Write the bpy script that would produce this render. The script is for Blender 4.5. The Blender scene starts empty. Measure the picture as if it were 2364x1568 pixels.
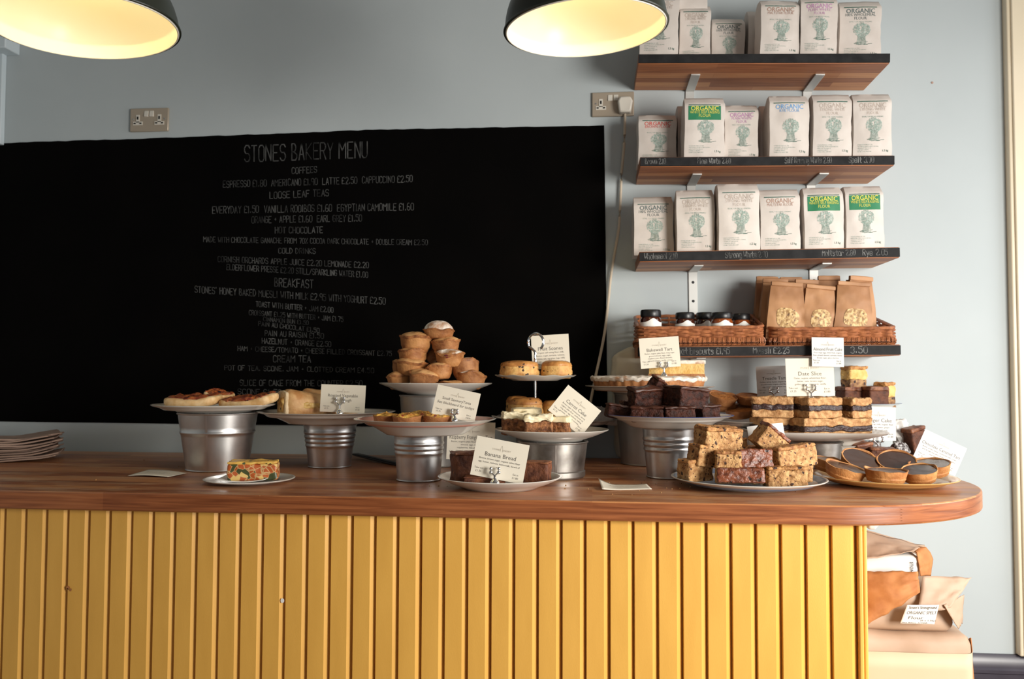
import bpy, bmesh, math, random
from mathutils import Vector, Matrix, Euler, noise

sc = bpy.context.scene
COL = sc.collection
R = math.radians
F = 1917.0
CAMZ = 1.20
YAW, PITCH, ROLL = R(5.5), R(2.4), R(0.2)
CAMR = Matrix.Rotation(YAW, 3, 'Z') @ Matrix.Rotation(R(90) + PITCH, 3, 'X') @ Matrix.Rotation(ROLL, 3, 'Z')
CAMP = Vector((0, 0, CAMZ))
WALL = 2.90          # the back wall
H = 0.9175           # top of the counter


# ---------------------------------------------------------------- measuring
def ray(px, py):
    return CAMR @ Vector(((px - 1182) / F, -(py - 784) / F, -1.0))


def at(px, py, Y):
    d = ray(px, py)
    return CAMP + d * (Y / d.y)


def on(px, py, Z):
    d = ray(px, py)
    return CAMP + d * ((Z - CAMZ) / d.z)


def proj(p):
    q = CAMR.transposed() @ (Vector(p) - CAMP)
    return 1182 - F * q.x / q.z, 784 + F * q.y / q.z


def mpp(px, py, Y):
    return (at(px + 1, py, Y) - at(px, py, Y)).length


# ---------------------------------------------------------------- materials
def new_mat(name):
    m = bpy.data.materials.new(name)
    m.use_nodes = True
    nt = m.node_tree
    b = nt.nodes['Principled BSDF']
    return m, nt, b


def mat(name, c1, c2=None, sc_=30, rough=.6, bump=0.0, bsc=None, metal=0.0, lo=.35, hi=.65, det=4,
        stretch=(1, 1, 1), spots=None, spec=.5, coat=0.0, dist=.004, sss=0.0, flecks=None):
    m, nt, b = new_mat(name)
    N, L = nt.nodes, nt.links
    b.inputs['Base Color'].default_value = (*c1, 1)
    b.inputs['Roughness'].default_value = rough
    b.inputs['Metallic'].default_value = metal
    b.inputs['Specular IOR Level'].default_value = spec
    b.inputs['Coat Weight'].default_value = coat
    if sss:
        b.inputs['Subsurface Weight'].default_value = sss
        b.inputs['Subsurface Scale'].default_value = .01
    tc = N.new('ShaderNodeTexCoord')
    oi = N.new('ShaderNodeObjectInfo')
    ad = N.new('ShaderNodeVectorMath'); ad.operation = 'MULTIPLY_ADD'
    L.new(tc.outputs['Object'], ad.inputs[0])
    ad.inputs[1].default_value = stretch
    mu = N.new('ShaderNodeMath'); mu.operation = 'MULTIPLY'; mu.inputs[1].default_value = 7.0
    L.new(oi.outputs['Random'], mu.inputs[0])
    L.new(mu.outputs[0], ad.inputs[2])
    V = ad.outputs[0]
    col = None
    if c2 is not None:
        n = N.new('ShaderNodeTexNoise'); n.inputs['Scale'].default_value = sc_; n.inputs['Detail'].default_value = det
        L.new(V, n.inputs['Vector'])
        r = N.new('ShaderNodeValToRGB')
        r.color_ramp.elements[0].position = lo; r.color_ramp.elements[0].color = (*c1, 1)
        r.color_ramp.elements[1].position = hi; r.color_ramp.elements[1].color = (*c2, 1)
        L.new(n.outputs['Fac'], r.inputs['Fac'])
        col = r.outputs['Color']
    for sp in ([spots] if spots else []) + ([flecks] if flecks else []):
        c, s, th = sp
        v = N.new('ShaderNodeTexVoronoi'); v.inputs['Scale'].default_value = s
        nd = N.new('ShaderNodeTexNoise'); nd.inputs['Scale'].default_value = s * 2.2
        L.new(V, nd.inputs['Vector'])
        vm = N.new('ShaderNodeVectorMath'); vm.operation = 'MULTIPLY_ADD'; vm.inputs[1].default_value = (.55 / s,) * 3
        L.new(nd.outputs['Color'], vm.inputs[0]); L.new(V, vm.inputs[2])
        L.new(vm.outputs[0], v.inputs['Vector'])
        lt = N.new('ShaderNodeMath'); lt.operation = 'LESS_THAN'; lt.inputs[1].default_value = th
        L.new(v.outputs['Distance'], lt.inputs[0])
        mx = N.new('ShaderNodeMix'); mx.data_type = 'RGBA'
        L.new(lt.outputs[0], mx.inputs['Factor'])
        if col: L.new(col, mx.inputs['A'])
        else: mx.inputs['A'].default_value = (*c1, 1)
        mx.inputs['B'].default_value = (*c, 1)
        col = mx.outputs['Result']
    if col: L.new(col, b.inputs['Base Color'])
    if bump:
        n2 = N.new('ShaderNodeTexNoise'); n2.inputs['Scale'].default_value = bsc or sc_ * 3; n2.inputs['Detail'].default_value = 5
        L.new(V, n2.inputs['Vector'])
        bp = N.new('ShaderNodeBump'); bp.inputs['Strength'].default_value = bump; bp.inputs['Distance'].default_value = dist
        L.new(n2.outputs['Fac'], bp.inputs['Height'])
        L.new(bp.outputs['Normal'], b.inputs['Normal'])
    return m


def wood_mat(name, dark, mid, light, rough, row=.04, length=.7, wear=0.0, zoff=0.0):
    """Staves of hardwood glued side by side, with long grain."""
    m, nt, b = new_mat(name)
    N, L = nt.nodes, nt.links
    tc0 = N.new('ShaderNodeTexCoord')
    # upright faces run their grain along the edge, level faces along the length
    g0 = N.new('ShaderNodeNewGeometry'); gs = N.new('ShaderNodeSeparateXYZ'); L.new(g0.outputs['Normal'], gs.inputs[0])
    ab = N.new('ShaderNodeMath'); ab.operation = 'ABSOLUTE'; L.new(gs.outputs['Z'], ab.inputs[0])
    lv = N.new('ShaderNodeMath'); lv.operation = 'GREATER_THAN'; lv.inputs[1].default_value = .5; L.new(ab.outputs[0], lv.inputs[0])
    os_ = N.new('ShaderNodeSeparateXYZ'); L.new(tc0.outputs['Object'], os_.inputs[0])
    xy = N.new('ShaderNodeMath'); xy.operation = 'ADD'; L.new(os_.outputs['X'], xy.inputs[0]); L.new(os_.outputs['Y'], xy.inputs[1])
    zz_ = N.new('ShaderNodeMath'); zz_.operation = 'SUBTRACT'; zz_.inputs[1].default_value = zoff; L.new(os_.outputs['Z'], zz_.inputs[0])
    cb = N.new('ShaderNodeCombineXYZ'); L.new(xy.outputs[0], cb.inputs[0]); L.new(zz_.outputs[0], cb.inputs[1])
    tm = N.new('ShaderNodeMix'); tm.data_type = 'VECTOR'
    L.new(lv.outputs[0], tm.inputs['Factor']); L.new(cb.outputs[0], tm.inputs[4]); L.new(tc0.outputs['Object'], tm.inputs[5])
    class tc: outputs = {'Object': tm.outputs[1]}
    br = N.new('ShaderNodeTexBrick')
    br.offset = .37; br.offset_frequency = 2; br.squash = 1
    br.inputs['Color1'].default_value = (0, 0, 0, 1); br.inputs['Color2'].default_value = (1, 1, 1, 1)
    br.inputs['Mortar'].default_value = (.2, .2, .2, 1)
    br.inputs['Scale'].default_value = 1; br.inputs['Mortar Size'].default_value = .0004
    br.inputs['Brick Width'].default_value = length; br.inputs['Row Height'].default_value = row
    L.new(tc.outputs['Object'], br.inputs['Vector'])
    mp = N.new('ShaderNodeMapping'); mp.inputs['Scale'].default_value = (2.5, 60, 40)
    L.new(tc.outputs['Object'], mp.inputs['Vector'])
    ns = N.new('ShaderNodeTexNoise'); ns.inputs['Scale'].default_value = 2.2; ns.inputs['Detail'].default_value = 8
    ns.inputs['Distortion'].default_value = .6
    L.new(mp.outputs[0], ns.inputs['Vector'])
    add = N.new('ShaderNodeMath'); add.operation = 'MULTIPLY_ADD'; add.inputs[1].default_value = .42
    L.new(br.outputs['Color'], add.inputs[0]); 
    sub = N.new('ShaderNodeMath'); sub.operation = 'MULTIPLY'; sub.inputs[1].default_value = .66
    L.new(ns.outputs['Fac'], sub.inputs[0]); L.new(sub.outputs[0], add.inputs[2])
    r = N.new('ShaderNodeValToRGB')
    e = r.color_ramp.elements
    e[0].position = .2; e[0].color = (*dark, 1); e[1].position = .8; e[1].color = (*light, 1)
    k = e.new(.48); k.color = (*mid, 1)
    L.new(add.outputs[0], r.inputs['Fac'])
    col = r.outputs['Color']
    if wear:
        mp2 = N.new('ShaderNodeMapping'); mp2.inputs['Scale'].default_value = (2.0, 7, 7)
        L.new(tc.outputs['Object'], mp2.inputs['Vector'])
        w = N.new('ShaderNodeTexNoise'); w.inputs['Scale'].default_value = 2.5; w.inputs['Detail'].default_value = 9; w.inputs['Roughness'].default_value = .7
        L.new(mp2.outputs[0], w.inputs['Vector'])
        rr = N.new('ShaderNodeValToRGB'); rr.color_ramp.elements[0].position = .45; rr.color_ramp.elements[1].position = .75
        ge = N.new('ShaderNodeNewGeometry'); sx = N.new('ShaderNodeSeparateXYZ'); L.new(ge.outputs['Normal'], sx.inputs[0])
        up = N.new('ShaderNodeMath'); up.operation = 'MULTIPLY'; up.use_clamp = True
        L.new(w.outputs['Fac'], up.inputs[0]); L.new(sx.outputs['Z'], up.inputs[1])
        L.new(up.outputs[0], rr.inputs['Fac'])
        mm = N.new('ShaderNodeMath'); mm.operation = 'MULTIPLY'; mm.inputs[1].default_value = wear
        L.new(rr.outputs['Color'], mm.inputs[0])
        mx = N.new('ShaderNodeMix'); mx.data_type = 'RGBA'; mx.inputs['B'].default_value = (.52, .34, .20, 1)
        L.new(mm.outputs[0], mx.inputs['Factor']); L.new(col, mx.inputs['A'])
        col = mx.outputs['Result']
        ro = N.new('ShaderNodeMath'); ro.operation = 'MULTIPLY_ADD'; ro.inputs[1].default_value = .3; ro.inputs[2].default_value = rough
        L.new(rr.outputs['Color'], ro.inputs[0]); L.new(ro.outputs[0], b.inputs['Roughness'])
    else:
        b.inputs['Roughness'].default_value = rough
    L.new(col, b.inputs['Base Color'])
    bp = N.new('ShaderNodeBump'); bp.inputs['Strength'].default_value = .15; bp.inputs['Distance'].default_value = .002
    L.new(ns.outputs['Fac'], bp.inputs['Height']); L.new(bp.outputs['Normal'], b.inputs['Normal'])
    return m


def chalk_mat(name, lo, hi, sc_=2.5):
    """Chalk that has been rubbed thin in patches."""
    m, nt, b = new_mat(name)
    N, L = nt.nodes, nt.links
    tc = N.new('ShaderNodeTexCoord')
    n = N.new('ShaderNodeTexNoise'); n.inputs['Scale'].default_value = sc_ * 6; n.inputs['Detail'].default_value = 6
    L.new(tc.outputs['Object'], n.inputs['Vector'])
    r = N.new('ShaderNodeValToRGB')
    r.color_ramp.elements[0].position = .38; r.color_ramp.elements[0].color = (lo, lo, lo, 1)
    r.color_ramp.elements[1].position = .66; r.color_ramp.elements[1].color = (hi, hi, hi * .98, 1)
    L.new(n.outputs['Fac'], r.inputs['Fac']); L.new(r.outputs['Color'], b.inputs['Base Color'])
    b.inputs['Roughness'].default_value = .95; b.inputs['Specular IOR Level'].default_value = 0
    return m


def emit_mat(name, c, s):
    m, nt, b = new_mat(name)
    b.inputs['Emission Color'].default_value = (*c, 1); b.inputs['Emission Strength'].default_value = s
    b.inputs['Base Color'].default_value = (*c, 1)
    return m


MT = {}
MT['wall'] = mat('painted_plaster', (.475, .525, .540), (.50, .55, .565), 3, .75, .05, 90, dist=.002, spec=.3)
MT['white_paint'] = mat('white_paint', (.62, .70, .74), rough=.5)
MT['cream_paint'] = mat('cream_gloss', (.78, .68, .50), (.82, .72, .55), 4, .4)
MT['dark_paint'] = mat('dark_gloss', (.035, .03, .045), (.05, .042, .06), 8, .3)
MT['floor'] = mat('floor_boards', (.10, .07, .05), (.18, .12, .08), 4, .5)
MT['ceiling'] = mat('ceiling_paint', (.45, .44, .42), rough=.8)
MT['room'] = mat('room_paint', (.30, .28, .26), rough=.8)
MT['board'] = mat('blackboard_paint', (.0015, .0013, .0012), (.0022, .0018, .0016), 5, .9, spec=.05)
MT['strip'] = mat('chalk_strip', (.012, .012, .013), (.022, .022, .023), 30, .7, spec=.2)
MT['chalk'] = chalk_mat('menu_chalk', .030, .13)
MT['chalk2'] = chalk_mat('shelf_chalk', .06, .26, 4)
MT['worktop'] = wood_mat('oiled_worktop', (.15, .038, .011), (.36, .118, .040), (.58, .26, .10), .32, .045, 1.15, wear=.95, zoff=.8735)
MT['shelfwood'] = wood_mat('shelf_hardwood', (.18, .052, .017), (.42, .155, .058), (.64, .31, .13), .5, .043, .4)
MT['yellow'] = mat('yellow_gloss_paint', (.76, .405, .078), (.81, .44, .088), 5, .42, .12, 160, stretch=(6, 6, 1), dist=.0015)
MT['steel'] = mat('galvanised_steel', (.58, .58, .58), (.74, .73, .72), 14, .36, .05, 40, metal=1, dist=.002)
MT['oldtin'] = mat('tarnished_tin', (.22, .20, .18), (.50, .48, .45), 16, .40, .08, 60, metal=1, lo=.3, hi=.6, dist=.002)
MT['palebucket'] = mat('brushed_zinc', (.40, .39, .37), (.46, .45, .43), 14, .48, metal=1)
MT['chrome'] = mat('chrome', (.85, .85, .86), rough=.12, metal=1)
MT['alu'] = mat('bracket_aluminium', (.62, .62, .60), rough=.5, metal=.6)
MT['china'] = mat('white_china', (.70, .66, .60), rough=.18, coat=.3)
MT['pinkchina'] = mat('pink_china', (.66, .33, .26), rough=.22, coat=.3)
MT['blueglaze'] = mat('blue_glaze', (.16, .24, .38), (.30, .40, .52), 20, .2)
MT['bluerim'] = mat('blue_rim', (.05, .10, .30), rough=.2)
MT['ochre'] = mat('ochre_glaze', (.58, .33, .10), (.66, .40, .14), 12, .22, coat=.3)
MT['card'] = mat('ivory_card', (.76, .70, .585), rough=.6, spec=.3)
MT['whitecard'] = mat('white_card', (.68, .67, .645), rough=.6, spec=.3)
MT['ink'] = mat('card_ink', (.12, .105, .09), rough=.8)
MT['greyink'] = mat('pale_ink', (.44, .38, .30), rough=.8)
MT['brass'] = mat('brushed_socket_metal', (.46, .385, .30), rough=.4, metal=.3)
MT['plastic'] = mat('white_plastic', (.72, .68, .60), rough=.35)
MT['cable'] = mat('cream_cable', (.62, .52, .40), rough=.5)
MT['black'] = mat('black_plastic', (.008, .008, .009), rough=.35)
MT['hole'] = mat('socket_hole', (.004, .004, .004), rough=.9)
MT['lampgreen'] = mat('green_enamel', (.018, .022, .014), rough=.32)
MT['enamel'] = mat('white_enamel', (.84, .80, .70), rough=.32)
MT['bulb'] = emit_mat('bulb_glow', (1.0, .72, .34), 6)
MT['flourpaper'] = mat('flour_paper', (.62, .555, .505), (.68, .62, .57), 14, .6, .12, 40)
MT['g_ink'] = mat('bag_green_ink', (.27, .36, .31), (.48, .55, .50), 220, .7, lo=.45, hi=.6)
MT['dg_ink'] = mat('bag_dark_ink', (.05, .12, .09), rough=.7)
MT['green'] = mat('bag_green_panel', (.020, .20, .085), rough=.6)
MT['yellowink'] = mat('bag_yellow_ink', (.72, .66, .10), rough=.6)
MT['redink'] = mat('bag_red_ink', (.66, .10, .08), rough=.6)
MT['purpleink'] = mat('bag_purple_ink', (.52, .26, .46), rough=.6)
MT['blueink'] = mat('bag_blue_ink', (.16, .36, .66), rough=.6)
MT['brownink'] = mat('bag_brown_ink', (.42, .26, .20), rough=.6)
MT['tanink'] = mat('bag_tan_ink', (.52, .44, .38), rough=.6)
MT['darkink'] = mat('bag_slate_ink', (.10, .14, .14), rough=.6)
MT['kraft'] = mat('kraft_paper', (.33, .155, .066), (.47, .245, .115), 9, .6, .45, 16)
MT['kraftdark'] = mat('kraft_inside', (.40, .15, .045), (.50, .21, .07), 30, .75, .15, 60)
MT['palekraft'] = mat('pale_kraft', (.42, .285, .195), (.50, .35, .25), 6, .6, .4, 12)
MT['creamband'] = mat('cream_band', (.56, .46, .31), rough=.6)
MT['muesli'] = mat('muesli_flakes', (.30, .16, .05), (.70, .48, .22), 95, .5, 1.0, 100, spots=((.14, .07, .03), 80, .22), lo=.4, hi=.6)
MT['film'] = mat('window_film', (.6, .6, .6), rough=.05)
MT['wicker'] = mat('wicker', (.22, .070, .026), (.42, .155, .060), 60, .45, .2, 150)
MT['jam'] = mat('dark_jam', (.055, .012, .005), rough=.08, coat=.5)
MT['amberjam'] = mat('amber_jam', (.24, .055, .012), rough=.08, coat=.5)
MT['label'] = mat('jar_label', (.80, .78, .74), rough=.6)
MT['newspaper'] = mat('folded_brown_paper', (.24, .155, .115), (.36, .245, .19), 10, .8, .2, 30)
MT['paper'] = mat('white_paper', (.82, .80, .76), (.87, .85, .82), 20, .7, .2, 40)
MT['cloth'] = mat('cream_cloth', (.60, .54, .42), (.66, .60, .48), 18, .8, .2, 60)
# --- baking
MT['dough'] = mat('pizza_dough', (.62, .36, .14), (.80, .58, .32), 40, .6, .3, 120)
MT['sauce'] = mat('tomato_topping', (.16, .020, .008), (.50, .15, .035), 60, .42, 1.0, 90, lo=.38, hi=.7, spots=((.02, .008, .008), 45, .26))
MT['crust'] = mat('bread_crust', (.40, .18, .055), (.66, .42, .19), 26, .6, .35, 110)
MT['crumb'] = mat('bread_crumb', (.58, .42, .24), (.70, .55, .36), 60, .8, .6, 160)
MT['veg'] = mat('roast_vegetables', (.34, .15, .03), (.66, .44, .14), 40, .45, .9, 80, spots=((.05, .06, .012), 50, .25))
MT['pepper'] = mat('red_pepper', (.62, .03, .015), (.72, .08, .02), 40, .25)
MT['pastry'] = mat('shortcrust', (.30, .105, .027), (.56, .27, .095), 26, .6, .4, 150, lo=.3, hi=.62, det=7)
MT['pastryrim'] = mat('browned_rim', (.15, .045, .014), (.44, .18, .058), 55, .6, .5, 150, lo=.3, hi=.65)
MT['pastrydark'] = mat('baked_pastry', (.22, .074, .022), (.47, .21, .075), 30, .6, .4, 150, lo=.3, hi=.65, det=7)
MT['sugar'] = mat('icing_sugar', (.42, .20, .085), (.88, .83, .76), 22, .8, .5, 160, lo=.36, hi=.56)
MT['sugarlight'] = mat('dusted_pastry', (.42, .19, .065), (.84, .78, .70), 26, .8, .4, 160, lo=.46, hi=.64)
MT['pasteltop'] = mat('pie_lid', (.50, .24, .085), (.68, .39, .165), 22, .55, .4, 120)
MT['berry'] = mat('berry_juice', (.16, .01, .03), rough=.3)
MT['scone'] = mat('scone_crumb', (.52, .24, .066), (.76, .47, .16), 34, .6, .6, 120, spots=((.05, .022, .010), 42, .20))
MT['sconetop'] = mat('glazed_scone', (.36, .13, .030), (.60, .28, .075), 30, .45, .4, 120, spots=((.05, .022, .010), 40, .16))
MT['carrot'] = mat('carrot_crumb', (.10, .030, .009), (.40, .165, .058), 80, .75, 1.0, 120, dist=.006)
MT['icing'] = mat('cream_icing', (.80, .66, .38), (.88, .78, .56), 20, .45, .5, 50, dist=.006)
MT['whiteicing'] = mat('white_icing', (.50, .28, .16), (.86, .78, .68), 38, .6, .5, 80, lo=.30, hi=.50)
MT['banana'] = mat('banana_crumb', (.075, .020, .008), (.19, .062, .024), 50, .7, .8, 120)
MT['bananatop'] = mat('banana_crust', (.10, .026, .010), (.27, .105, .045), 40, .5, .8, 90)
MT['brownie'] = mat('brownie_crumb', (.016, .0035, .0018), (.062, .016, .008), 70, .6, 1.0, 120, dist=.006, spec=.25)
MT['brownietop'] = mat('brownie_crust', (.034, .010, .005), (.075, .023, .012), 25, .42, .4, 45, spec=.35)
MT['sponge'] = mat('almond_sponge', (.66, .38, .095), (.80, .56, .22), 45, .7, .7, 130)
MT['flapjack'] = mat('oat_crust', (.34, .155, .050), (.60, .35, .155), 65, .7, 1.0, 110, dist=.005)
MT['date'] = mat('date_filling', (.020, .008, .008), (.055, .026, .024), 50, .4, .9, 80, dist=.005)
MT['pudding'] = mat('pudding_crumb', (.30, .135, .040), (.58, .34, .140), 70, .7, 1.0, 130, spots=((.045, .016, .007), 50, .19), flecks=((.12, .042, .014), 105, .22), dist=.006)
MT['pudcrust'] = mat('pudding_crust', (.24, .085, .022), (.54, .27, .090), 70, .65, 1.0, 120, spots=((.04, .014, .006), 48, .22), dist=.006)
MT['puddingtop'] = mat('sticky_top', (.085, .020, .008), (.25, .070, .027), 80, .33, 1.0, 110, spots=((.03, .010, .005), 40, .2), coat=.08)
MT['almondfruit'] = mat('fruit_layer', (.14, .05, .02), (.42, .24, .10), 60, .6, .9, 90, spots=((.03, .012, .012), 60, .3))
MT['crumbtop'] = mat('crumble_top', (.34, .13, .035), (.60, .32, .11), 80, .7, 1.0, 90, dist=.006)
MT['treacle'] = mat('treacle_filling', (.30, .10, .022), (.48, .20, .055), 90, .5, .9, 140)
MT['choc'] = mat('chocolate_glaze', (.040, .016, .010), (.060, .025, .016), 12, .22, coat=.15)
MT['ginger'] = mat('ginger_crumb', (.060, .018, .008), (.14, .046, .020), 60, .7, .9, 120)
MT['crackle'] = mat('cracked_icing', (.045, .030, .028), (.46, .44, .43), 130, .5, .8, 90, lo=.45, hi=.62)
MT['egg'] = mat('egg_top', (.60, .30, .05), (.80, .52, .12), 35, .5, .6, 90, spots=((.05, .07, .02), 45, .22))
MT['savoury'] = mat('savoury_filling', (.44, .17, .03), (.78, .46, .09), 60, .45, 1.0, 90, spots=((.30, .03, .012), 60, .26), dist=.006)


def sweetpotato():
    m, nt, b = new_mat('sweet_potato_slice')
    N, L = nt.nodes, nt.links
    tc = N.new('ShaderNodeTexCoord')
    nd = N.new('ShaderNodeTexNoise'); nd.inputs['Scale'].default_value = 30
    L.new(tc.outputs['Object'], nd.inputs['Vector'])
    mx0 = N.new('ShaderNodeMix'); mx0.data_type = 'RGBA'; mx0.inputs['Factor'].default_value = .012
    L.new(tc.outputs['Object'], mx0.inputs['A']); L.new(nd.outputs['Color'], mx0.inputs['B'])
    v = N.new('ShaderNodeTexVoronoi'); v.feature = 'DISTANCE_TO_EDGE'; v.inputs['Scale'].default_value = 74
    L.new(mx0.outputs['Result'], v.inputs['Vector'])
    v2 = N.new('ShaderNodeTexVoronoi'); v2.inputs['Scale'].default_value = 74
    L.new(mx0.outputs['Result'], v2.inputs['Vector'])
    r = N.new('ShaderNodeValToRGB')
    r.color_ramp.elements[0].position = .05; r.color_ramp.elements[0].color = (.56, .36, .16, 1)
    r.color_ramp.elements[1].position = .085; r.color_ramp.elements[1].color = (.44, .098, .022, 1)
    L.new(v.outputs['Distance'], r.inputs['Fac'])
    sep = N.new('ShaderNodeSeparateColor'); L.new(v2.outputs['Color'], sep.inputs['Color'])
    gt = N.new('ShaderNodeMath'); gt.operation = 'GREATER_THAN'; gt.inputs[1].default_value = .86
    L.new(sep.outputs[0], gt.inputs[0])
    mx = N.new('ShaderNodeMix'); mx.data_type = 'RGBA'
    L.new(gt.outputs[0], mx.inputs['Factor']); L.new(r.outputs['Color'], mx.inputs['A'])
    mx.inputs['B'].default_value = (.70, .48, .16, 1)
    gt2 = N.new('ShaderNodeMath'); gt2.operation = 'LESS_THAN'; gt2.inputs[1].default_value = .13
    L.new(sep.outputs[0], gt2.inputs[0])
    mx2 = N.new('ShaderNodeMix'); mx2.data_type = 'RGBA'
    L.new(gt2.outputs[0], mx2.inputs['Factor']); L.new(mx.outputs['Result'], mx2.inputs['A'])
    mx2.inputs['B'].default_value = (.06, .07, .025, 1)
    L.new(mx2.outputs['Result'], b.inputs['Base Color'])
    b.inputs['Roughness'].default_value = .35
    return m


MT['sweetpotato'] = sweetpotato()


# ---------------------------------------------------------------- mesh building
class Mesh:
    def __init__(s):
        s.v = []; s.f = []; s.m = []

    def add(s, vs, fs, mi=0, M=None):
        o = len(s.v)
        for p in vs:
            p = Vector(p)
            s.v.append(M @ p if M is not None else p)
        for f in fs:
            s.f.append([i + o for i in f]); s.m.append(mi)
        return s

    def box(s, c, d, mi=0, M=None):
        x, y, z = d[0] / 2, d[1] / 2, d[2] / 2
        vs = [(c[0] + i * x, c[1] + j * y, c[2] + k * z) for i in (-1, 1) for j in (-1, 1) for k in (-1, 1)]
        return s.add(vs, [(0, 1, 3, 2), (4, 6, 7, 5), (0, 4, 5, 1), (2, 3, 7, 6), (0, 2, 6, 4), (1, 5, 7, 3)], mi, M)

    def lathe(s, prof, n=48, mi=0, M=None, fn=None, mis=None, cap=True):
        """prof: (radius, z) pairs; fn(angle, r, z) may move a point."""
        o = len(s.v); k = len(prof)
        for i in range(n):
            a = 2 * math.pi * i / n
            for (r, z) in prof:
                if fn: r2, z2 = fn(a, r, z)
                else: r2, z2 = r, z
                p = Vector((r2 * math.cos(a), r2 * math.sin(a), z2))
                s.v.append(M @ p if M is not None else p)
        for i in range(n):
            j = (i + 1) % n
            for q in range(k - 1):
                s.f.append([o + i * k + q, o + j * k + q, o + j * k + q + 1, o + i * k + q + 1])
                s.m.append(mis[q] if mis else mi)
        if cap:
            for q in (0, k - 1):
                if prof[q][0] > 1e-6:
                    s.f.append([o + i * k + q for i in range(n)]); s.m.append(mi if not mis else mis[min(q, k - 2)])
        return s

    def tube(s, pts, r, n=8, mi=0, M=None, closed=False):
        pts = [Vector(p) for p in pts]
        o = len(s.v); m = len(pts)
        up = Vector((0.01, 0.02, 1))
        for i, p in enumerate(pts):
            if closed: t = pts[(i + 1) % m] - pts[i - 1]
            else: t = pts[min(i + 1, m - 1)] - pts[max(i - 1, 0)]
            t.normalize()
            u = t.cross(up)
            if u.length < .05: u = t.cross(Vector((1, 0, 0)))
            u.normalize(); w = u.cross(t)
            rr = r[i] if isinstance(r, (list, tuple)) else r
            for j in range(n):
                a = 2 * math.pi * j / n
                q = p + (u * math.cos(a) + w * math.sin(a)) * rr
                s.v.append(M @ q if M is not None else q)
        for i in range(m if closed else m - 1):
            i2 = (i + 1) % m
            for j in range(n):
                j2 = (j + 1) % n
                s.f.append([o + i * n + j, o + i * n + j2, o + i2 * n + j2, o + i2 * n + j]); s.m.append(mi)
        if not closed:
            s.f.append([o + j for j in range(n)]); s.m.append(mi)
            s.f.append([o + (m - 1) * n + j for j in range(n)]); s.m.append(mi)
        return s

    def prism(s, poly, y0, y1, mi=0, M=None):
        """poly in x,z; extruded along y."""
        n = len(poly)
        vs = [(x, y0, z) for x, z in poly] + [(x, y1, z) for x, z in poly]
        fs = [list(range(n)), list(range(2 * n - 1, n - 1, -1))]
        fs += [(i, (i + 1) % n, n + (i + 1) % n, n + i) for i in range(n)]
        return s.add(vs, fs, mi, M)

    def grid(s, nu, nv, fn, mi=0, M=None):
        vs = [fn(i / nu, j / nv) for i in range(nu + 1) for j in range(nv + 1)]
        fs = [(i * (nv + 1) + j, (i + 1) * (nv + 1) + j, (i + 1) * (nv + 1) + j + 1, i * (nv + 1) + j + 1) for i in range(nu) for j in range(nv)]
        return s.add(vs, fs, mi, M)

    def data(s, name, mats, sharp=35, recalc=True):
        me = bpy.data.meshes.new(name)
        me.from_pydata([tuple(p) for p in s.v], [], s.f)
        for m in mats: me.materials.append(MT[m] if isinstance(m, str) else m)
        me.polygons.foreach_set('material_index', s.m)
        if recalc:
            bm = bmesh.new(); bm.from_mesh(me)
            bmesh.ops.remove_doubles(bm, verts=bm.verts, dist=1e-6)
            bmesh.ops.recalc_face_normals(bm, faces=bm.faces)
            bm.to_mesh(me); bm.free()
        me.polygons.foreach_set('use_smooth', [True] * len(me.polygons))
        if sharp: me.set_sharp_from_angle(angle=R(sharp))
        me.update()
        return me

    def build(s, name, mats, parent=None, loc=(0, 0, 0), rot=(0, 0, 0), sharp=35, bevel=0, recalc=True):
        if isinstance(mats, str): mats = [mats]
        o = bpy.data.objects.new(name, s.data(name, mats, sharp, recalc))
        COL.objects.link(o)
        o.location = loc; o.rotation_euler = rot
        if parent: o.parent = parent
        if bevel:
            b = o.modifiers.new('edge', 'BEVEL'); b.width = bevel; b.segments = 2; b.limit_method = 'ANGLE'; b.angle_limit = R(40)
        return o


def obj(name, data, parent=None, loc=(0, 0, 0), rot=(0, 0, 0)):
    o = bpy.data.objects.new(name, data); COL.objects.link(o)
    o.location = loc; o.rotation_euler = rot
    if parent: o.parent = parent
    return o


def tag(o, label, cat, group=None, kind=None):
    if label: o['label'] = label
    if cat: o['category'] = cat
    if group: o['group'] = group
    if kind: o['kind'] = kind
    return o


def thing(name, label, cat, loc=(0, 0, 0), rot=(0, 0, 0), group=None):
    return tag(obj(name, None, None, loc, rot), label, cat, group)


def struct(o):
    o['kind'] = 'structure'
    return o


def clone(root, loc, rot=(0, 0, 0), label=None, scale=None, group=None):
    r = root.copy(); COL.objects.link(r)
    r.location = loc; r.rotation_euler = rot
    if scale: r.scale = scale if hasattr(scale, '__len__') else (scale,) * 3
    if label: r['label'] = label
    if group: r['group'] = group
    for ch in list(root.children):
        c = ch.copy(); COL.objects.link(c); c.parent = r
        for g in list(ch.children):
            d = g.copy(); COL.objects.link(d); d.parent = c
    return r


def fbm(p, sc_, seed=0.0):
    q = Vector(p) * sc_ + Vector((seed * 3.1, seed * 1.7, seed * 2.3))
    return noise.noise(q) + .5 * noise.noise(q * 2.1) + .25 * noise.noise(q * 4.3)


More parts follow.
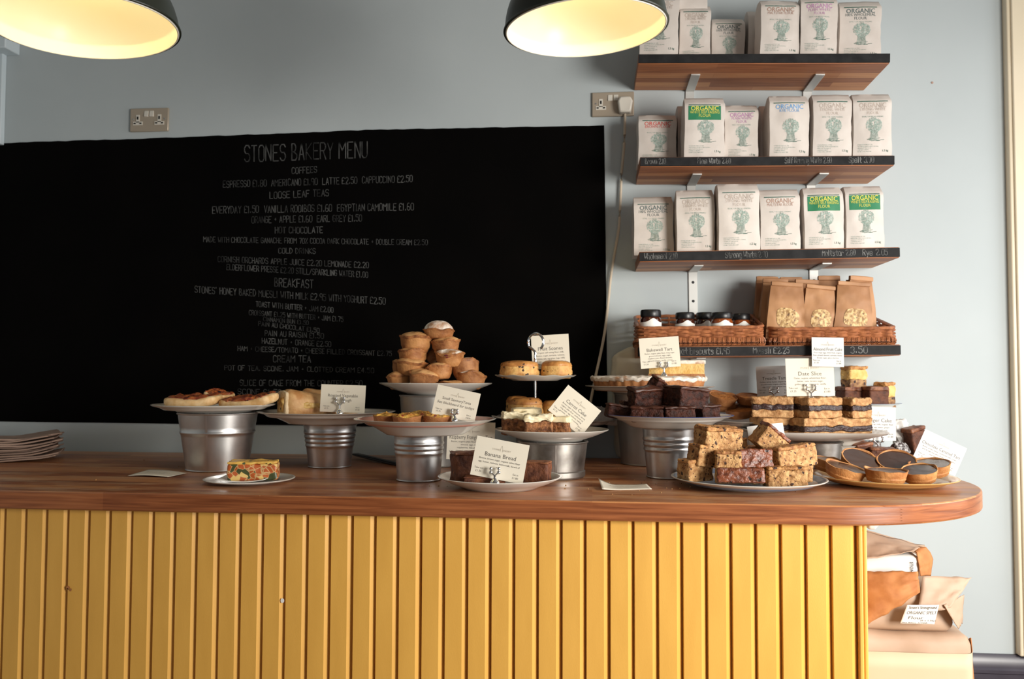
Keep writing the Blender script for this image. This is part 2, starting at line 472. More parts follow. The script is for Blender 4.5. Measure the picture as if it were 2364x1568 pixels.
def rough_block(M_, w, d, h, r=.006, seed=0, amp=.002, freq=40, n=9, mi=0, base=True, M=None, fn=None, top=None, fine=0.0, ffreq=130):
    """A cut block of cake: rounded edges, uneven faces; bottom at z = 0. top = material index of the upper face."""
    bm = bmesh.new()
    bmesh.ops.create_cube(bm, size=1)
    bmesh.ops.subdivide_edges(bm, edges=bm.edges, cuts=n - 1, use_grid_fill=True)
    o = len(M_.v)
    half = Vector((w / 2, d / 2, h / 2)); inn = Vector([max(a - r, 1e-4) for a in half])
    idx = {}
    tops = set()
    for f in bm.faces:
        if f.normal.z > .9: tops.add(f.index)
    for i, v in enumerate(bm.verts):
        v.index = i
        p = Vector((v.co.x * w, v.co.y * d, v.co.z * h))
        q = Vector([max(-inn[k], min(inn[k], p[k])) for k in range(3)])
        dl = p - q
        nn = dl.normalized() if dl.length > 1e-9 else Vector((0, 0, 0))
        if dl.length > 1e-9: p = q + nn * r
        s_ = fbm(p, freq, seed)
        if fine: s_ += fbm(p, ffreq, seed + 7) * fine / amp
        if base and p.z < -h / 2 + r * .9:
            p += Vector((nn.x, nn.y, 0)) * s_ * amp
        else:
            p += nn * s_ * amp
        p.z += h / 2
        if fn: p = Vector(fn(p))
        M_.v.append(M @ p if M is not None else p)
    for f in bm.faces:
        M_.f.append([o + v.index for v in f.verts])
        M_.m.append(top if (top is not None and f.normal.z > .9) else mi)
    bm.free()
    return M_


# ---------------------------------------------------------------- lettering
GL = {
 'A': '002640/1232', 'B': '00062635342303/2342413000', 'C': '4536160501103041', 'D': '00062644422000', 'E': '46060040/0333',
 'F': '460600/0333', 'G': '45361605011030414323', 'H': '0600/4640/0343', 'I': '2620', 'J': '4641301001', 'K': '0600/460340', 'L': '060040',
 'M': '0006234640', 'N': '00064046', 'O': '160501103041453616', 'P': '00063645443303', 'R': '00063645443303/2340',
 'S': '453616050413334241301001', 'T': '0646/2620', 'U': '060110304146', 'V': '062046', 'W': '0610233046', 'X': '0640/0046',
 'Y': '062346/2320', 'Z': '06460040', '0': '160501103041453616', '1': '152620', '2': '05163645440040',
 '3': '05163645443342413010 01'.replace(' ', ''), '4': '360242/3630', '5': '46060434434130100 1'.replace(' ', ''), '6': '361604011030414233 03'.replace(' ', ''),
 '7': '064620', '8': '334445361605041333424130100102 13'.replace(' ', ''), '9': '4313040516364543 40'.replace(' ', ''), '\u00a3': '4536160500/0040/0323',
 '.': '2021', '+': '2224/1333', '/': '0046', '%': '0046/0516/4130', "'": '2625',
 'a': '34140301103041/4440', 'b': '0600/03143443413010', 'c': '4334140301103041', 'e': '02424334140301103041', 'f': '46362520/1434',
 'g': '44140301103041/444b1b', 'h': '0600/0314344340', 'i': '2420', 'l': '2620', 'm': '0400/03142320/23344340', 'n': '0400/0314344340',
 'o': '140301103041433414', 'p': '040b/03143443413010', 'r': '0400/03143443', 's': '4334140332413010', 't': '26213040/0444',
 'u': '0401103041/4440', 'w': '0410223044', 'y': '0420/441b', 'k': '0600/440240/', 'd': '4640/43341403011030 41'.replace(' ', ''),
}


def strokes(text):
    """polylines in units of the cap height, and the advance width"""
    x = 0; out = []
    for ch in text:
        if ch == ' ': x += 3.4; continue
        g = GL.get(ch, '')
        wd = 1.0 if ch in "I1il.'" else (5.0 if ch in 'MWmw' else 4.0)
        off = 1.4 if wd == 1.0 else 0
        for pl in g.split('/'):
            if len(pl) < 4: continue
            pts = []
            for i in range(0, len(pl) - 1, 2):
                yy = {'a': -1, 'b': -2}.get(pl[i + 1], None)
                yy = int(pl[i + 1]) if yy is None else yy
                px = int(pl[i]) * (wd / 4.0 if wd > 4 else 1) - off
                pts.append((x + px, yy))
            out.append(pts)
        x += (1.6 if wd == 1.0 else wd) + 1.5
    return out, x - 1.5


def hand(M_, text, fn, th, rnd, jit=.18, capscale=1.0, mi=0):
    """fn(u 0..1 along, v in cap heights) -> 3D point; th = stroke width in the same units as fn's surface (metres)"""
    st, W = strokes(text)
    for pts in st:
        dx, dy = rnd.uniform(-jit, jit), rnd.uniform(-jit, jit)
        P = [fn((x + dx) / W, (y + dy) / 6.0) for x, y in pts]
        for a, b in zip(P[:-1], P[1:]):
            t = b - a
            if t.length < 1e-7: continue
            t.normalize()
            n = Vector((-t.z, 0, t.x)) * (th / 2 * rnd.uniform(.75, 1.2))
            e = t * th * .3
            M_.add([a - e - n, b + e - n, b + e + n, a - e + n], [(0, 1, 2, 3)], mi)


_tx = {}


def text_geo(s, shear=0.0, offset=0.0):
    """built-in sans letters as flat geometry, cap height about .7, left at 0"""
    k = (s, shear, offset)
    if k in _tx: return _tx[k]
    cu = bpy.data.curves.new('lettering', 'FONT')
    cu.body = s; cu.size = 1.0; cu.resolution_u = 2; cu.shear = shear; cu.offset = offset; cu.fill_mode = 'FRONT'
    ob = bpy.data.objects.new('lettering', cu); COL.objects.link(ob)
    me = ob.to_mesh()
    vs = [v.co.copy() for v in me.vertices]; fs = [list(p.vertices) for p in me.polygons]
    ob.to_mesh_clear()
    bpy.data.objects.remove(ob); bpy.data.curves.remove(cu)
    x0 = min([v.x for v in vs], default=0); x1 = max([v.x for v in vs], default=1)
    _tx[k] = (vs, fs, x0, x1)
    return _tx[k]


def text_on(M_, s, cx, z, size, fn, align='C', mi=0, maxw=None, shear=0.0, offset=0.0):
    """lay letters on a surface: fn(x, z) -> point; size = cap height"""
    vs, fs, x0, x1 = text_geo(s, shear, offset)
    k = size / .7
    w = (x1 - x0) * k
    kx = k
    if maxw and w > maxw: kx = k * maxw / w; w = maxw
    ox = cx - w / 2 if align == 'C' else (cx if align == 'L' else cx - w)
    M_.add([fn(ox + (v.x - x0) * kx, z + v.y * k) for v in vs], fs, mi)

# ================================================================ the room
XL = at(-10, 420, WALL).x           # corner with the left-hand wall
XR = 2.34
FRONT = -2.6
CEIL = 2.95


def quad(name, pts, m, thick, kind=True):
    """a slab through four points, thickness along the given vector"""
    M_ = Mesh(); t = Vector(thick)
    p = [Vector(q) for q in pts]
    M_.add(p + [q + t for q in p], [(0, 1, 2, 3), (7, 6, 5, 4), (0, 4, 5, 1), (1, 5, 6, 2), (2, 6, 7, 3), (3, 7, 4, 0)])
    return struct(M_.build(name, m))


quad('wall_back', [(XL - .1, WALL, 0), (XR + .1, WALL, 0), (XR + .1, WALL, CEIL), (XL - .1, WALL, CEIL)], 'wall', (0, .1, 0))
quad('floor', [(XL - .1, FRONT, 0), (XR + .1, FRONT, 0), (XR + .1, WALL + .1, 0), (XL - .1, WALL + .1, 0)], 'floor', (0, 0, -.1))
quad('ceiling', [(XL - .1, FRONT, CEIL), (XR + .1, FRONT, CEIL), (XR + .1, WALL + .1, CEIL), (XL - .1, WALL + .1, CEIL)], 'ceiling', (0, 0, .1))
quad('wall_left', [(XL, FRONT, 0), (XL, WALL, 0), (XL, WALL, CEIL), (XL, FRONT, CEIL)], 'wall', (-.1, 0, 0))

# wall with the big window on the counter's open end, and the shop front behind the camera
WY0, WY1, WZ0, WZ1 = 1.25, 2.55, 0.75, 2.50
VY0, VY1 = -.40, 1.00
M_ = Mesh()
for (y0, y1, z0, z1) in ((FRONT, VY0, 0, CEIL), (VY1, WY0, 0, CEIL), (WY1, WALL, 0, CEIL), (WY0, WY1, 0, WZ0), (WY0, WY1, WZ1, CEIL), (VY0, VY1, 0, WZ0), (VY0, VY1, WZ1, CEIL)):
    M_.box((XR + .05, (y0 + y1) / 2, (z0 + z1) / 2), (.1, y1 - y0, z1 - z0))
struct(M_.build('wall_right', 'room'))
FX0, FX1, FZ0, FZ1 = -.9, 1.9, 0.75, 2.45
M_ = Mesh()
for (x0, x1, z0, z1) in ((XL, FX0, 0, CEIL), (FX1, XR, 0, CEIL), (FX0, FX1, 0, FZ0), (FX0, FX1, FZ1, CEIL)):
    M_.box(((x0 + x1) / 2, FRONT - .05, (z0 + z1) / 2), (x1 - x0, .1, z1 - z0))
struct(M_.build('wall_front', 'room'))

# cream upright at the end of the wall, skirting, and the boxed-in corner
a = at(2329, 750, WALL).x
M_ = Mesh()
zb = at(2345, 1510, WALL).z
zt = CEIL
M_.prism([(a, zb), (a + .34, zb), (a + .34, zt), (a, zt)], WALL - .028, WALL + .01)
M_.prism([(a + .012, zb), (a + .33, zb), (a + .33, zt), (a + .012, zt)], WALL - .036, WALL - .02)
struct(M_.build('trim_1', 'cream_paint', bevel=.004))
M_ = Mesh()
zs = at(2300, 1509, WALL).z
prof = [(0, 0), (.022, 0), (.022, zs - .060), (.027, zs - .056), (.027, zs - .046), (.021, zs - .040), (.019, zs - .022), (.013, zs - .008), (.008, zs), (0, zs)]
xa, xb = .6, XR
M_.add([(xa, WALL - p[0], p[1]) for p in prof] + [(xb, WALL - p[0], p[1]) for p in prof],
       [(i, (i + 1) % 10, 10 + (i + 1) % 10, 10 + i) for i in range(10)] + [tuple(range(10)), tuple(range(19, 9, -1))])
struct(M_.build('baseboard_back', 'dark_paint'))
M_ = Mesh()
p0, p1 = at(24, 0, WALL - .06), at(24, 114, WALL - .06)
M_.box(((XL + p0.x) / 2, WALL - .04, (CEIL + p1.z) / 2), (p0.x - XL, .08, CEIL - p1.z))
struct(M_.build('trim_2', 'white_paint', bevel=.004))
M_ = Mesh()
p2, p3 = at(8, 118, WALL - .02), at(8, 332, WALL - .02)
M_.box(((XL + p2.x) / 2, WALL - .012, (p2.z + p3.z) / 2), (p2.x - XL, .024, p2.z - p3.z))
struct(M_.build('trim_3', 'white_paint', bevel=.003))

# ================================================================ blackboard
rnd = random.Random(5)
board = thing('blackboard', 'long black menu board painted on the blue wall with handwritten chalk lines', 'blackboard', at(700, 640, WALL))
B0 = board.location.copy()
edge = []
def side(p, q, n, amp):
    for i in range(n):
        t = i / n
        edge.append((p[0] + (q[0] - p[0]) * t + rnd.uniform(-amp, amp) * .4, p[1] + (q[1] - p[1]) * t + rnd.uniform(-amp, amp)))
side((-7, 331), (420, 317.5), 24, .9); side((420, 317.5), (861, 300), 26, .9); side((861, 300), (1395, 290), 30, .8)
side((1395, 290), (1403, 992), 30, .5); side((1403, 992), (905, 985), 6, .3); side((905, 985), (-7, 973), 8, .3); side((-7, 973), (-7, 331), 4, 0)
M_ = Mesh()
W3 = [at(x, y, WALL) - B0 for x, y in edge]
n = len(W3)
M_.add([Vector((p.x, -.003, p.z)) for p in W3] + [Vector((p.x, -.0004, p.z)) for p in W3],
       [tuple(range(n))] + [(i, (i + 1) % n, n + (i + 1) % n, n + i) for i in range(n)])
M_.build('painted_panel', 'board', board)
MENU = [
 ('STONES BAKERY MENU', 564, 373, 848, 364, 37, 2.3), ('COFFEES', 674, 401.5, 731, 398, 14, 1.7),
 ('ESPRESSO \u00a31.80  AMERICANO \u00a31.90  LATTE \u00a32.50  CAPPUCCINO \u00a32.50', 515, 433, 952, 420, 15, 1.5),
 ('LOOSE LEAF TEAS', 623, 459, 759, 452, 15, 1.6),
 ('EVERYDAY \u00a31.50  VANILLA ROOIBOS \u00a31.60  EGYPTIAN CAMOMILE \u00a31.60', 490.5, 493, 955, 485, 16, 1.5),
 ('ORANGE + APPLE \u00a31.60  EARL GREY \u00a31.50', 581, 515, 835, 511, 15, 1.5), ('HOT CHOCOLATE', 635, 538.5, 745, 538, 14, 1.6),
 ('MADE WITH CHOCOLATE GANACHE FROM 70% COCOA DARK CHOCOLATE + DOUBLE CREAM \u00a32.50', 469.5, 559, 987, 566, 12, 1.3),
 ('COLD DRINKS', 643, 585, 728, 585.5, 12, 1.5), ('CORNISH ORCHARDS APPLE JUICE \u00a32.20 LEMONADE \u00a32.20', 503, 604.5, 851, 619, 13, 1.4),
 ('ELDERFLOWER PRESSE \u00a32.20 STILL/SPARKLING WATER \u00a31.00', 523.5, 623, 849, 641, 13, 1.4), ('BREAKFAST', 634, 661, 723, 665.5, 19, 1.7),
 ("STONES' HONEY BAKED MUESLI WITH MILK \u00a32.95 WITH YOGHURT \u00a32.50", 450, 675.6, 889.5, 703, 15, 1.5),
 ('TOAST WITH BUTTER + JAM \u00a32.00', 591, 708, 769, 722, 12, 1.4), ('CROISSANT \u00a31.25 WITH BUTTER + JAM \u00a31.75', 575, 727, 792, 743, 11, 1.3),
 ('CINNAMON BUN \u00a31.50', 608, 741, 712, 750, 9, 1.3), ('PAIN AU CHOCOLAT \u00a31.50', 597, 752, 737, 768, 10, 1.3),
 ('PAIN AU RAISIN \u00a31.50', 611.6, 775, 747, 782, 12, 1.4), ('HAZELNUT + ORANGE \u00a32.50', 605, 793, 764, 801, 12, 1.4),
 ('HAM + CHEESE/TOMATO + CHEESE FILLED CROISSANT \u00a32.75', 549, 810, 904, 822, 11, 1.3), ('CREAM TEA', 631, 836, 717, 837, 15, 1.6),
 ('POT OF TEA. SCONE. JAM + CLOTTED CREAM \u00a34.50', 518.5, 854.5, 863, 861, 11, 1.4),
 ('SLICE OF CAKE FROM THE COUNTER \u00a32.50', 554, 890.6, 836, 892, 13, 1.5), ('SCONE \u00a31.50', 549, 910, 650, 912, 12, 1.4)]
M_ = Mesh()
for (t, x0, y0, x1, y1, h, th) in MENU:
    hand(M_, t, lambda u, v: at(x0 + (x1 - x0) * u, y0 + (y1 - y0) * u - v * h, WALL - .0045) - B0, th * .00155, rnd)
M_.build('chalk_lettering', 'chalk', board, sharp=0, recalc=False)

# ================================================================ sockets
def socket(cx, cy, wpx, label):
    s = mpp(cx, cy, WALL) * wpx / .146
    t = thing('wall_socket', label, 'socket', at(cx, cy, WALL), group='double wall sockets')
    t.scale = (s, s, s)
    M_ = Mesh(); M_.box((0, -.004, 0), (.146, .010, .086)); M_.build('face_plate', 'brass', t, bevel=.003)
    for x in (-.013, .007):
        M_ = Mesh(); M_.box((x + .003, -.011, .020), (.016, .008, .022), M=Matrix.Rotation(R(-8), 4, 'X')); M_.build('rocker_switch', 'plastic', t, bevel=.0015)
    for x in (-.042, .040):
        M_ = Mesh()
        M_.box((x, -.0095, .004), (.013, .003, .028)); M_.box((x, -.0095, -.0135), (.036, .003, .013))
        o = M_.build('outlet', 'plastic', t)
        M_ = Mesh()
        M_.box((x, -.0112, .006), (.005, .002, .011)); M_.box((x - .011, -.0112, -.0135), (.0075, .002, .0045)); M_.box((x + .011, -.0112, -.0135), (.0075, .002, .0045))
        M_.build('pin_holes', 'hole', o)
    for x in (-.060, .060):
        M_ = Mesh(); M_.lathe([(0, -.0015), (.003, -.001), (.003, .001)], 12, M=Matrix.Translation((x, -.0092, .002)) @ Matrix.Rotation(R(90), 4, 'X'))
        M_.build('screw', 'steel', t)
    return t, s


socket(347, 278, 88, 'metal double socket on the blue wall above the blackboard, nothing plugged in')
t, s = socket(1415, 242, 97, 'metal double socket beside the shelves with a cream plug in it')
P = at(1443, 244, WALL - .022)
plug = thing('power_plug', 'cream three-pin plug with a long cable trailing down behind the counter', 'plug', P)
M_ = Mesh()
M_.prism([(-.020, -.028), (.020, -.028), (.026, .012), (.018, .028), (-.018, .028), (-.026, .012)], -.020, .014)
M_.build('plug_body', 'plastic', plug, bevel=.006)
cab = [(1443, 262), (1441, 330), (1435, 400), (1432, 470), (1428, 530), (1418, 590), (1410, 640), (1404, 700), (1397, 760), (1388, 810), (1377, 860), (1367, 910), (1358, 960), (1350, 1020), (1345, 1062), (1343, 1120)]
def smooth_pts(pts, k=4):
    out = []
    for i in range(len(pts) - 1):
        p0, p1, p2, p3 = pts[max(i - 1, 0)], pts[i], pts[i + 1], pts[min(i + 2, len(pts) - 1)]
        for j in range(k):
            t = j / k
            out.append(.5 * ((2 * p1) + (-p0 + p2) * t + (2 * p0 - 5 * p1 + 4 * p2 - p3) * t * t + (-p0 + 3 * p1 - 3 * p2 + p3) * t ** 3))
    return out + [pts[-1]]
M_ = Mesh()
M_.tube(smooth_pts([at(x, y, WALL - .014) - P for x, y in cab]), .0048, 10)
M_.build('cable', 'cable', plug)

# ================================================================ shelves
SY = 2.645
SHELF = {
 1: ((1474, 124), (2055, 122), 24, (1593, 1864), 'topmost wooden shelf with a blank black front strip, carrying white flour bags'),
 2: ((1478, 362), (2065, 358), 24, (1596, 1872), 'second wooden shelf from the top, priced Brown and Plain White in chalk'),
 3: ((1476, 581), (2077, 570), 25, (1599, 1878), 'third wooden shelf from the top, priced Wholemeal and Strong White in chalk'),
 4: ((1472, 800), (2079, 795), 26, (1604, 1884), 'lowest wooden shelf carrying the two wicker trays, priced Muesli in chalk')}
SWRITE = {
 1: [], 2: [('Brown 2.10', 1490, 1538, 12), ('Plain White 2.60', 1613, 1690, 12), ('Self Raising White 2.60', 1816, 1922, 13), ('Spelt 3.70', 1962, 2018, 13)],
 3: [('Wholemeal 2.10', 1488, 1565, 13), ('Strong White 2.80', 1678, 1776, 13), ('Maltstar 2.60', 1901, 1976, 12), ('Rye 2.05', 1993, 2049, 13)],
 4: [('malt + oat biscuits \u00a31.95', 1520, 1688, 14), ('Muesli \u00a32.25', 1743, 1825, 13), ('3.50', 1966, 2003, 14)]}
SHEL = {}
rnd = random.Random(9)
for k, (l, r_, th, br, lab) in SHELF.items():
    A, Bp = at(*l, SY), at(*r_, SY)
    T = th * mpp(1760, l[1], SY)
    ang = -math.atan2(Bp.z - A.z, Bp.x - A.x)
    Lh = (Bp - A).length
    D = WALL - SY
    t = thing('wall_shelf', lab, 'shelf', A, (0, ang, 0), 'wooden wall shelves')
    SHEL[k] = (A, Bp, T)
    M_ = Mesh(); M_.box((Lh / 2, .004 + (D - .006) / 2, -T / 2), (Lh, D - .008, T)); M_.build('board', 'shelfwood', t, bevel=.0015)
    M_ = Mesh(); M_.box((Lh / 2, .001, -T / 2 - .0003), (Lh - .001, .006, T * .84)); M_.build('chalk_strip', 'strip', t)
    if SWRITE[k]:
        for (s, x0, x1, h) in SWRITE[k]:
            M_ = Mesh()
            u0 = (x0 - l[0]) / (r_[0] - l[0]) * Lh; u1 = (x1 - l[0]) / (r_[0] - l[0]) * Lh
            hh = h * .0014
            hand(M_, s, lambda u, v: Vector((u0 + (u1 - u0) * u, -.0025, -T / 2 - hh * .45 + v * hh)), .0021, rnd, .3)
            M_.build('chalk_price', 'chalk2', t, sharp=0, recalc=False)
    for bx in br:
        x = at(bx, l[1] + 70, WALL).x - A.x
        b = Mesh()
        b.box((x, D - .085 + .002, -T - .003), (.030, .166, .005))
        b.box((x, D - .003, -T - .003 - .08), (.030, .005, .16))
        o = b.build('bracket', 'alu', t, bevel=.001)
        s = Mesh()
        for (q, zz) in ((.045, -.06), (.045, -.125)):
            s.lathe([(0, .0012), (.0045, .001), (.005, 0)], 12, M=Matrix.Translation((x, D - .0055, zz - T + .02)) @ Matrix.Rotation(R(90), 4, 'X'))
        s.build('screw', 'black' if k == 3 else 'steel', o)


def shelf_z(k, x):
    A, Bp, T = SHEL[k]
    return A.z + (Bp.z - A.z) * (x - A.x) / (Bp.x - A.x)


# ================================================================ bags of flour
def make_bag(w, d, h, seed):
    """front(x, z) gives the surface of the printed face, used to lay the print on the paper"""
    def hb(z):
        v = z / h
        k = 1.0 if v < .86 else 1 - (v - .86) / .14 * .62
        return d / 2 * k * (.93 + .07 * math.sin(min(v, .86) * math.pi / .86))
    def ha(z):
        v = z / h
        return w / 2 * (1.0 - .03 * max(0, (v - .8) / .2) + .012 * math.sin(v * 7 + seed))
    def nz(x, z, f):
        return .0030 * fbm((x, z, f), 16, seed) + .0012 * abs(fbm((x * 1.5, z, f + 3), 34, seed + 5))
    def front(x, z):
        a = ha(z)
        u = max(-1, min(1, x / a))
        return -(hb(z) + .004 * (1 - u * u)) + nz(x, z, 0) * (1 - .6 * abs(u) ** 3)
    M_ = Mesh()
    K, NS = 22, 12
    ring = []
    for k in range(K + 1):
        z = h * k / K
        a, b = ha(z), hb(z)
        row = []
        for i in range(NS): x = -a + 2 * a * i / NS; row.append((x, front(x, z), z))
        for i in range(6): y = -b + 2 * b * i / 6; row.append((a + nz(y, z, 1), y, z))
        for i in range(NS): x = a - 2 * a * i / NS; row.append((x, -front(-x, z), z))
        for i in range(6): y = b - 2 * b * i / 6; row.append((-a + nz(y, z, 2), y, z))
        ring.append(row)
    n = len(ring[0])
    vs = [p for row in ring for p in row]
    fs = [(k * n + i, k * n + (i + 1) % n, (k + 1) * n + (i + 1) % n, (k + 1) * n + i) for k in range(K) for i in range(n)]
    fs += [tuple(range(n - 1, -1, -1)), tuple(K * n + i for i in range(n))]
    M_.add(vs, fs)
    return M_.data('paper_bag', ['flourpaper'], 50), front


BW, BD, BH = .136, .088, .208
BAGS = [make_bag(BW, BD, BH, s) for s in (1, 2, 3)]
KIND = {   # title lines, ink
 'brown': (['BROWN FLOUR'], 'redink'), 'green': (['WHITE SELF RAISING', 'FLOUR'], 'yellowink'), 'plain': (['PLAIN WHITE', 'FLOUR'], 'purpleink'),
 'rye': (['RYE FLOUR'], 'blueink'), 'strong': (['STRONG WHITE', 'FLOUR'], 'tanink'), 'whole': (['100% WHOLEMEAL', 'FLOUR'], 'darkink'), 'malt': (['MALTSTAR FLOUR'], 'brownink')}
PRINT = {}


def bag_print(kind, vi):
    if (kind, vi) in PRINT: return PRINT[(kind, vi)]
    front = BAGS[vi][1]
    rnd = random.Random(4)
    W, Hh = BW, BH
    fn = lambda x, z: Vector((x, front(x, z) - .0006, z))
    fn2 = lambda x, z: Vector((x, front(x, z) - .0011, z))
    inks = ['dg_ink', 'g_ink', KIND[kind][1], 'green', 'tanink']
    title = Mesh()
    # rule across the top with the small arch lettering
    zz = Hh * .845
    x0 = -W * .40
    while x0 < W * .40:
        x1 = min(x0 + .004, W * .40)
        title.add([fn(x0, zz), fn(x1, zz), fn(x1, zz + .0028), fn(x0, zz + .0028)], [(0, 1, 2, 3)], 0); x0 = x1
    lines = KIND[kind][0]
    f = fn
    if kind == 'green':
        f = fn2
        title.grid(16, 6, lambda u, v: fn(-W * .41 + W * .82 * u, Hh * .60 + Hh * .235 * v), 3)
    text_on(title, 'ORGANIC', 0, Hh * .755, .0155, f, 'C', 2, W * .70, offset=.012)
    zq = Hh * .705
    for i, s in enumerate(lines):
        text_on(title, s, 0, zq - i * Hh * .058, .0095, f, 'C', 2, W * (.74 if kind == 'green' or kind == 'whole' else .66))
    if kind not in ('green', 'rye'):
        text_on(title, 'IDEAL FOR BREAD MAKING', 0, Hh * .60, .0045, fn, 'C', 1, W * .55)
    md1 = title.data('printed_title', inks, 0, False)
    art = Mesh()
    cx, cz = .004, Hh * .475
    for i in range(430):        # round head of the sheaf, drawn in short strokes
        a = rnd.uniform(0, 2 * math.pi); q = math.sqrt(rnd.random())
        x, z = cx + q * .0265 * math.cos(a), cz + q * .0225 * math.sin(a)
        da = math.atan2(z - cz + .02, (x - cx) * .9) + rnd.uniform(-.35, .35)
        l = .0042; dx, dz = math.cos(da) * l, math.sin(da) * l
        nx, nz_ = -math.sin(da) * .00065, math.cos(da) * .00065
        art.add([fn(x - nx, z - nz_), fn(x + dx - nx, z + dz - nz_), fn(x + dx + nx, z + dz + nz_), fn(x + nx, z + nz_)], [(0, 1, 2, 3)], 1)
    zb = Hh * .235
    for i in range(17):         # stalks, pinched where they are tied
        u = -1 + 2 * i / 16
        pts = [(cx + u * .0155, cz - .012), (cx + u * .0118, cz - .026), (cx + u * .0150, cz - .040), (cx + u * .0142, zb)]
        for (ax, az), (bx, bz) in zip(pts[:-1], pts[1:]):
            art.add([fn(ax - .00045, az), fn(bx - .00045, bz), fn(bx + .00045, bz), fn(ax + .00045, az)], [(0, 1, 2, 3)], 1)
    for i in range(16):         # ground
        x = cx + rnd.uniform(-.034, .022); z = zb + rnd.uniform(-.003, .008); l = rnd.uniform(.008, .016)
        if abs(x - cx) < .012 and z > zb + .001: continue
        art.add([fn(x, z), fn(x + l, z + .001), fn(x + l, z + .0022), fn(x, z + .0012)], [(0, 1, 2, 3)], 0)
    for i in range(5):          # small print and weight
        text_on(art, ['STONEGROUND AT THE', 'WATERMILL FROM GRAIN GROWN', 'WITHOUT THE USE OF', 'CHEMICAL SPRAYS', 'STORE COOL AND DRY'][i], -W * .39, Hh * (.170 - i * .026), .0032, fn, 'L', 1)
    text_on(art, '1.5 kg', W * .41, Hh * .075, .0066, fn, 'R', 0, offset=.012)
    md2 = art.data('printed_sheaf', inks, 0, False)
    PRINT[(kind, vi)] = (md1, md2)
    return PRINT[(kind, vi)]


def bag(k, kind, x0, x1, ytop, back, label, vi, rz=0.0, lean=0.0, only=False):
    """k shelf, x0..x1 printed face in px, back = how far its face stands behind the shelf's edge"""
    Yf = SY + back
    p0, p1 = at(x0, ytop, Yf), at(x1, ytop, Yf)
    w = abs(p1.x - p0.x)
    cx = (p0.x + p1.x) / 2
    zb = shelf_z(k, cx) + .001
    h = p0.z - zb
    me, fr = BAGS[vi]
    t = obj('flour_bag', me, None, (cx, Yf + BD / 2, zb), (lean, SHEL_ANG[k], rz))
    t.scale = (w / BW, 1, h / BH)
    tag(t, label, 'flour bag', 'white paper bags of flour')
    if not only:
        a, b = bag_print(kind, vi)
        obj('printed_title', a, t); obj('printed_sheaf', b, t)
    return t


SHEL_ANG = {k: -math.atan2(SHEL[k][1].z - SHEL[k][0].z, SHEL[k][1].x - SHEL[k][0].x) for k in SHEL}
# top shelf
bag(1, 'strong', 1478, 1565, -20, .012, 'flour bag on the top shelf partly hidden behind the pendant lamp', 0, R(-3))
bag(1, 'strong', 1567, 1638, 8, .075, 'Strong White flour bag on the top shelf next to the lamp', 1)
bag(1, 'whole', 1640, 1716, 38, .140, 'short 100% Wholemeal bag set far back on the top shelf', 2, R(2))
bag(1, 'malt', 1722, 1778, 20, .150, 'flour bag peeping out behind the Maltstar bag on the top shelf', 0, R(4), 0, True)
bag(1, 'malt', 1752, 1842, -4, .018, 'brown-lettered Maltstar flour bag on the top shelf', 1, R(3))
bag(1, 'plain', 1846, 1930, -14, .016, 'purple-lettered Plain White flour bag on the top shelf', 2)
bag(1, 'whole', 1937, 2031, -2, .055, '100% Wholemeal bag standing last on the top shelf, nearest the open wall', 0, R(-2))
# second shelf
bag(2, 'brown', 1472, 1560, 262, .100, 'red-lettered Brown Flour bag on the second shelf', 1, R(2))
bag(2, 'strong', 1562, 1600, 240, .125, 'plain side of a flour bag tucked behind the green-labelled bag on the second shelf', 2, R(3), 0, True)
bag(2, 'green', 1578, 1670, 222, .012, 'green-labelled White Self Raising flour bag on the second shelf', 0, R(2))
bag(2, 'plain', 1672, 1749, 239, .050, 'purple-lettered Plain White flour bag on the second shelf', 1)
bag(2, 'rye', 1753, 1790, 240, .130, 'plain side of a flour bag tucked behind the Rye Flour bag', 0, R(2), 0, True)
bag(2, 'rye', 1774, 1865, 217, .020, 'blue-lettered Rye Flour bag on the second shelf', 2, R(2))
bag(2, 'strong', 1875, 1963, 214, .018, 'Strong White bag on the second shelf next to the blue-lettered Rye Flour', 0, R(1))
bag(2, 'strong', 1969, 2057, 213, .018, 'Strong White bag standing last on the second shelf, above the word Spelt', 1, R(-1))
# third shelf
bag(3, 'whole', 1463, 1553, 452, .090, '100% Wholemeal bag standing first on the third shelf', 0, R(2))
bag(3, 'strong', 1562, 1649, 436, .040, 'shorter Strong White bag on the third shelf next to the Wholemeal bag', 2, R(1))
bag(3, 'strong', 1658, 1753, 422, .012, 'tallest Strong White bag in the middle of the third shelf', 1, R(2))
bag(3, 'malt', 1756, 1846, 435, .016, 'brown-lettered Maltstar flour bag on the third shelf', 0)
bag(3, 'green', 1856, 1947, 430, .016, 'green-labelled White Self Raising bag on the third shelf beside the Maltstar bag', 2, R(1))
bag(3, 'green', 1953, 2040, 427, .016, 'green-labelled White Self Raising bag standing last on the third shelf', 1)
# something soft lying along the top of the row
t = obj('flour_bag', BAGS[2][0], None, (at(1588, 5, SY + .12).x + .06, SY + .125, at(1588, 11, SY + .12).z + .006), (0, R(-90), 0))
t.scale = (.62, .8, .8)
tag(t, 'flour bag lying flat on the Strong White bag of the top shelf', 'flour bag', 'white paper bags of flour')

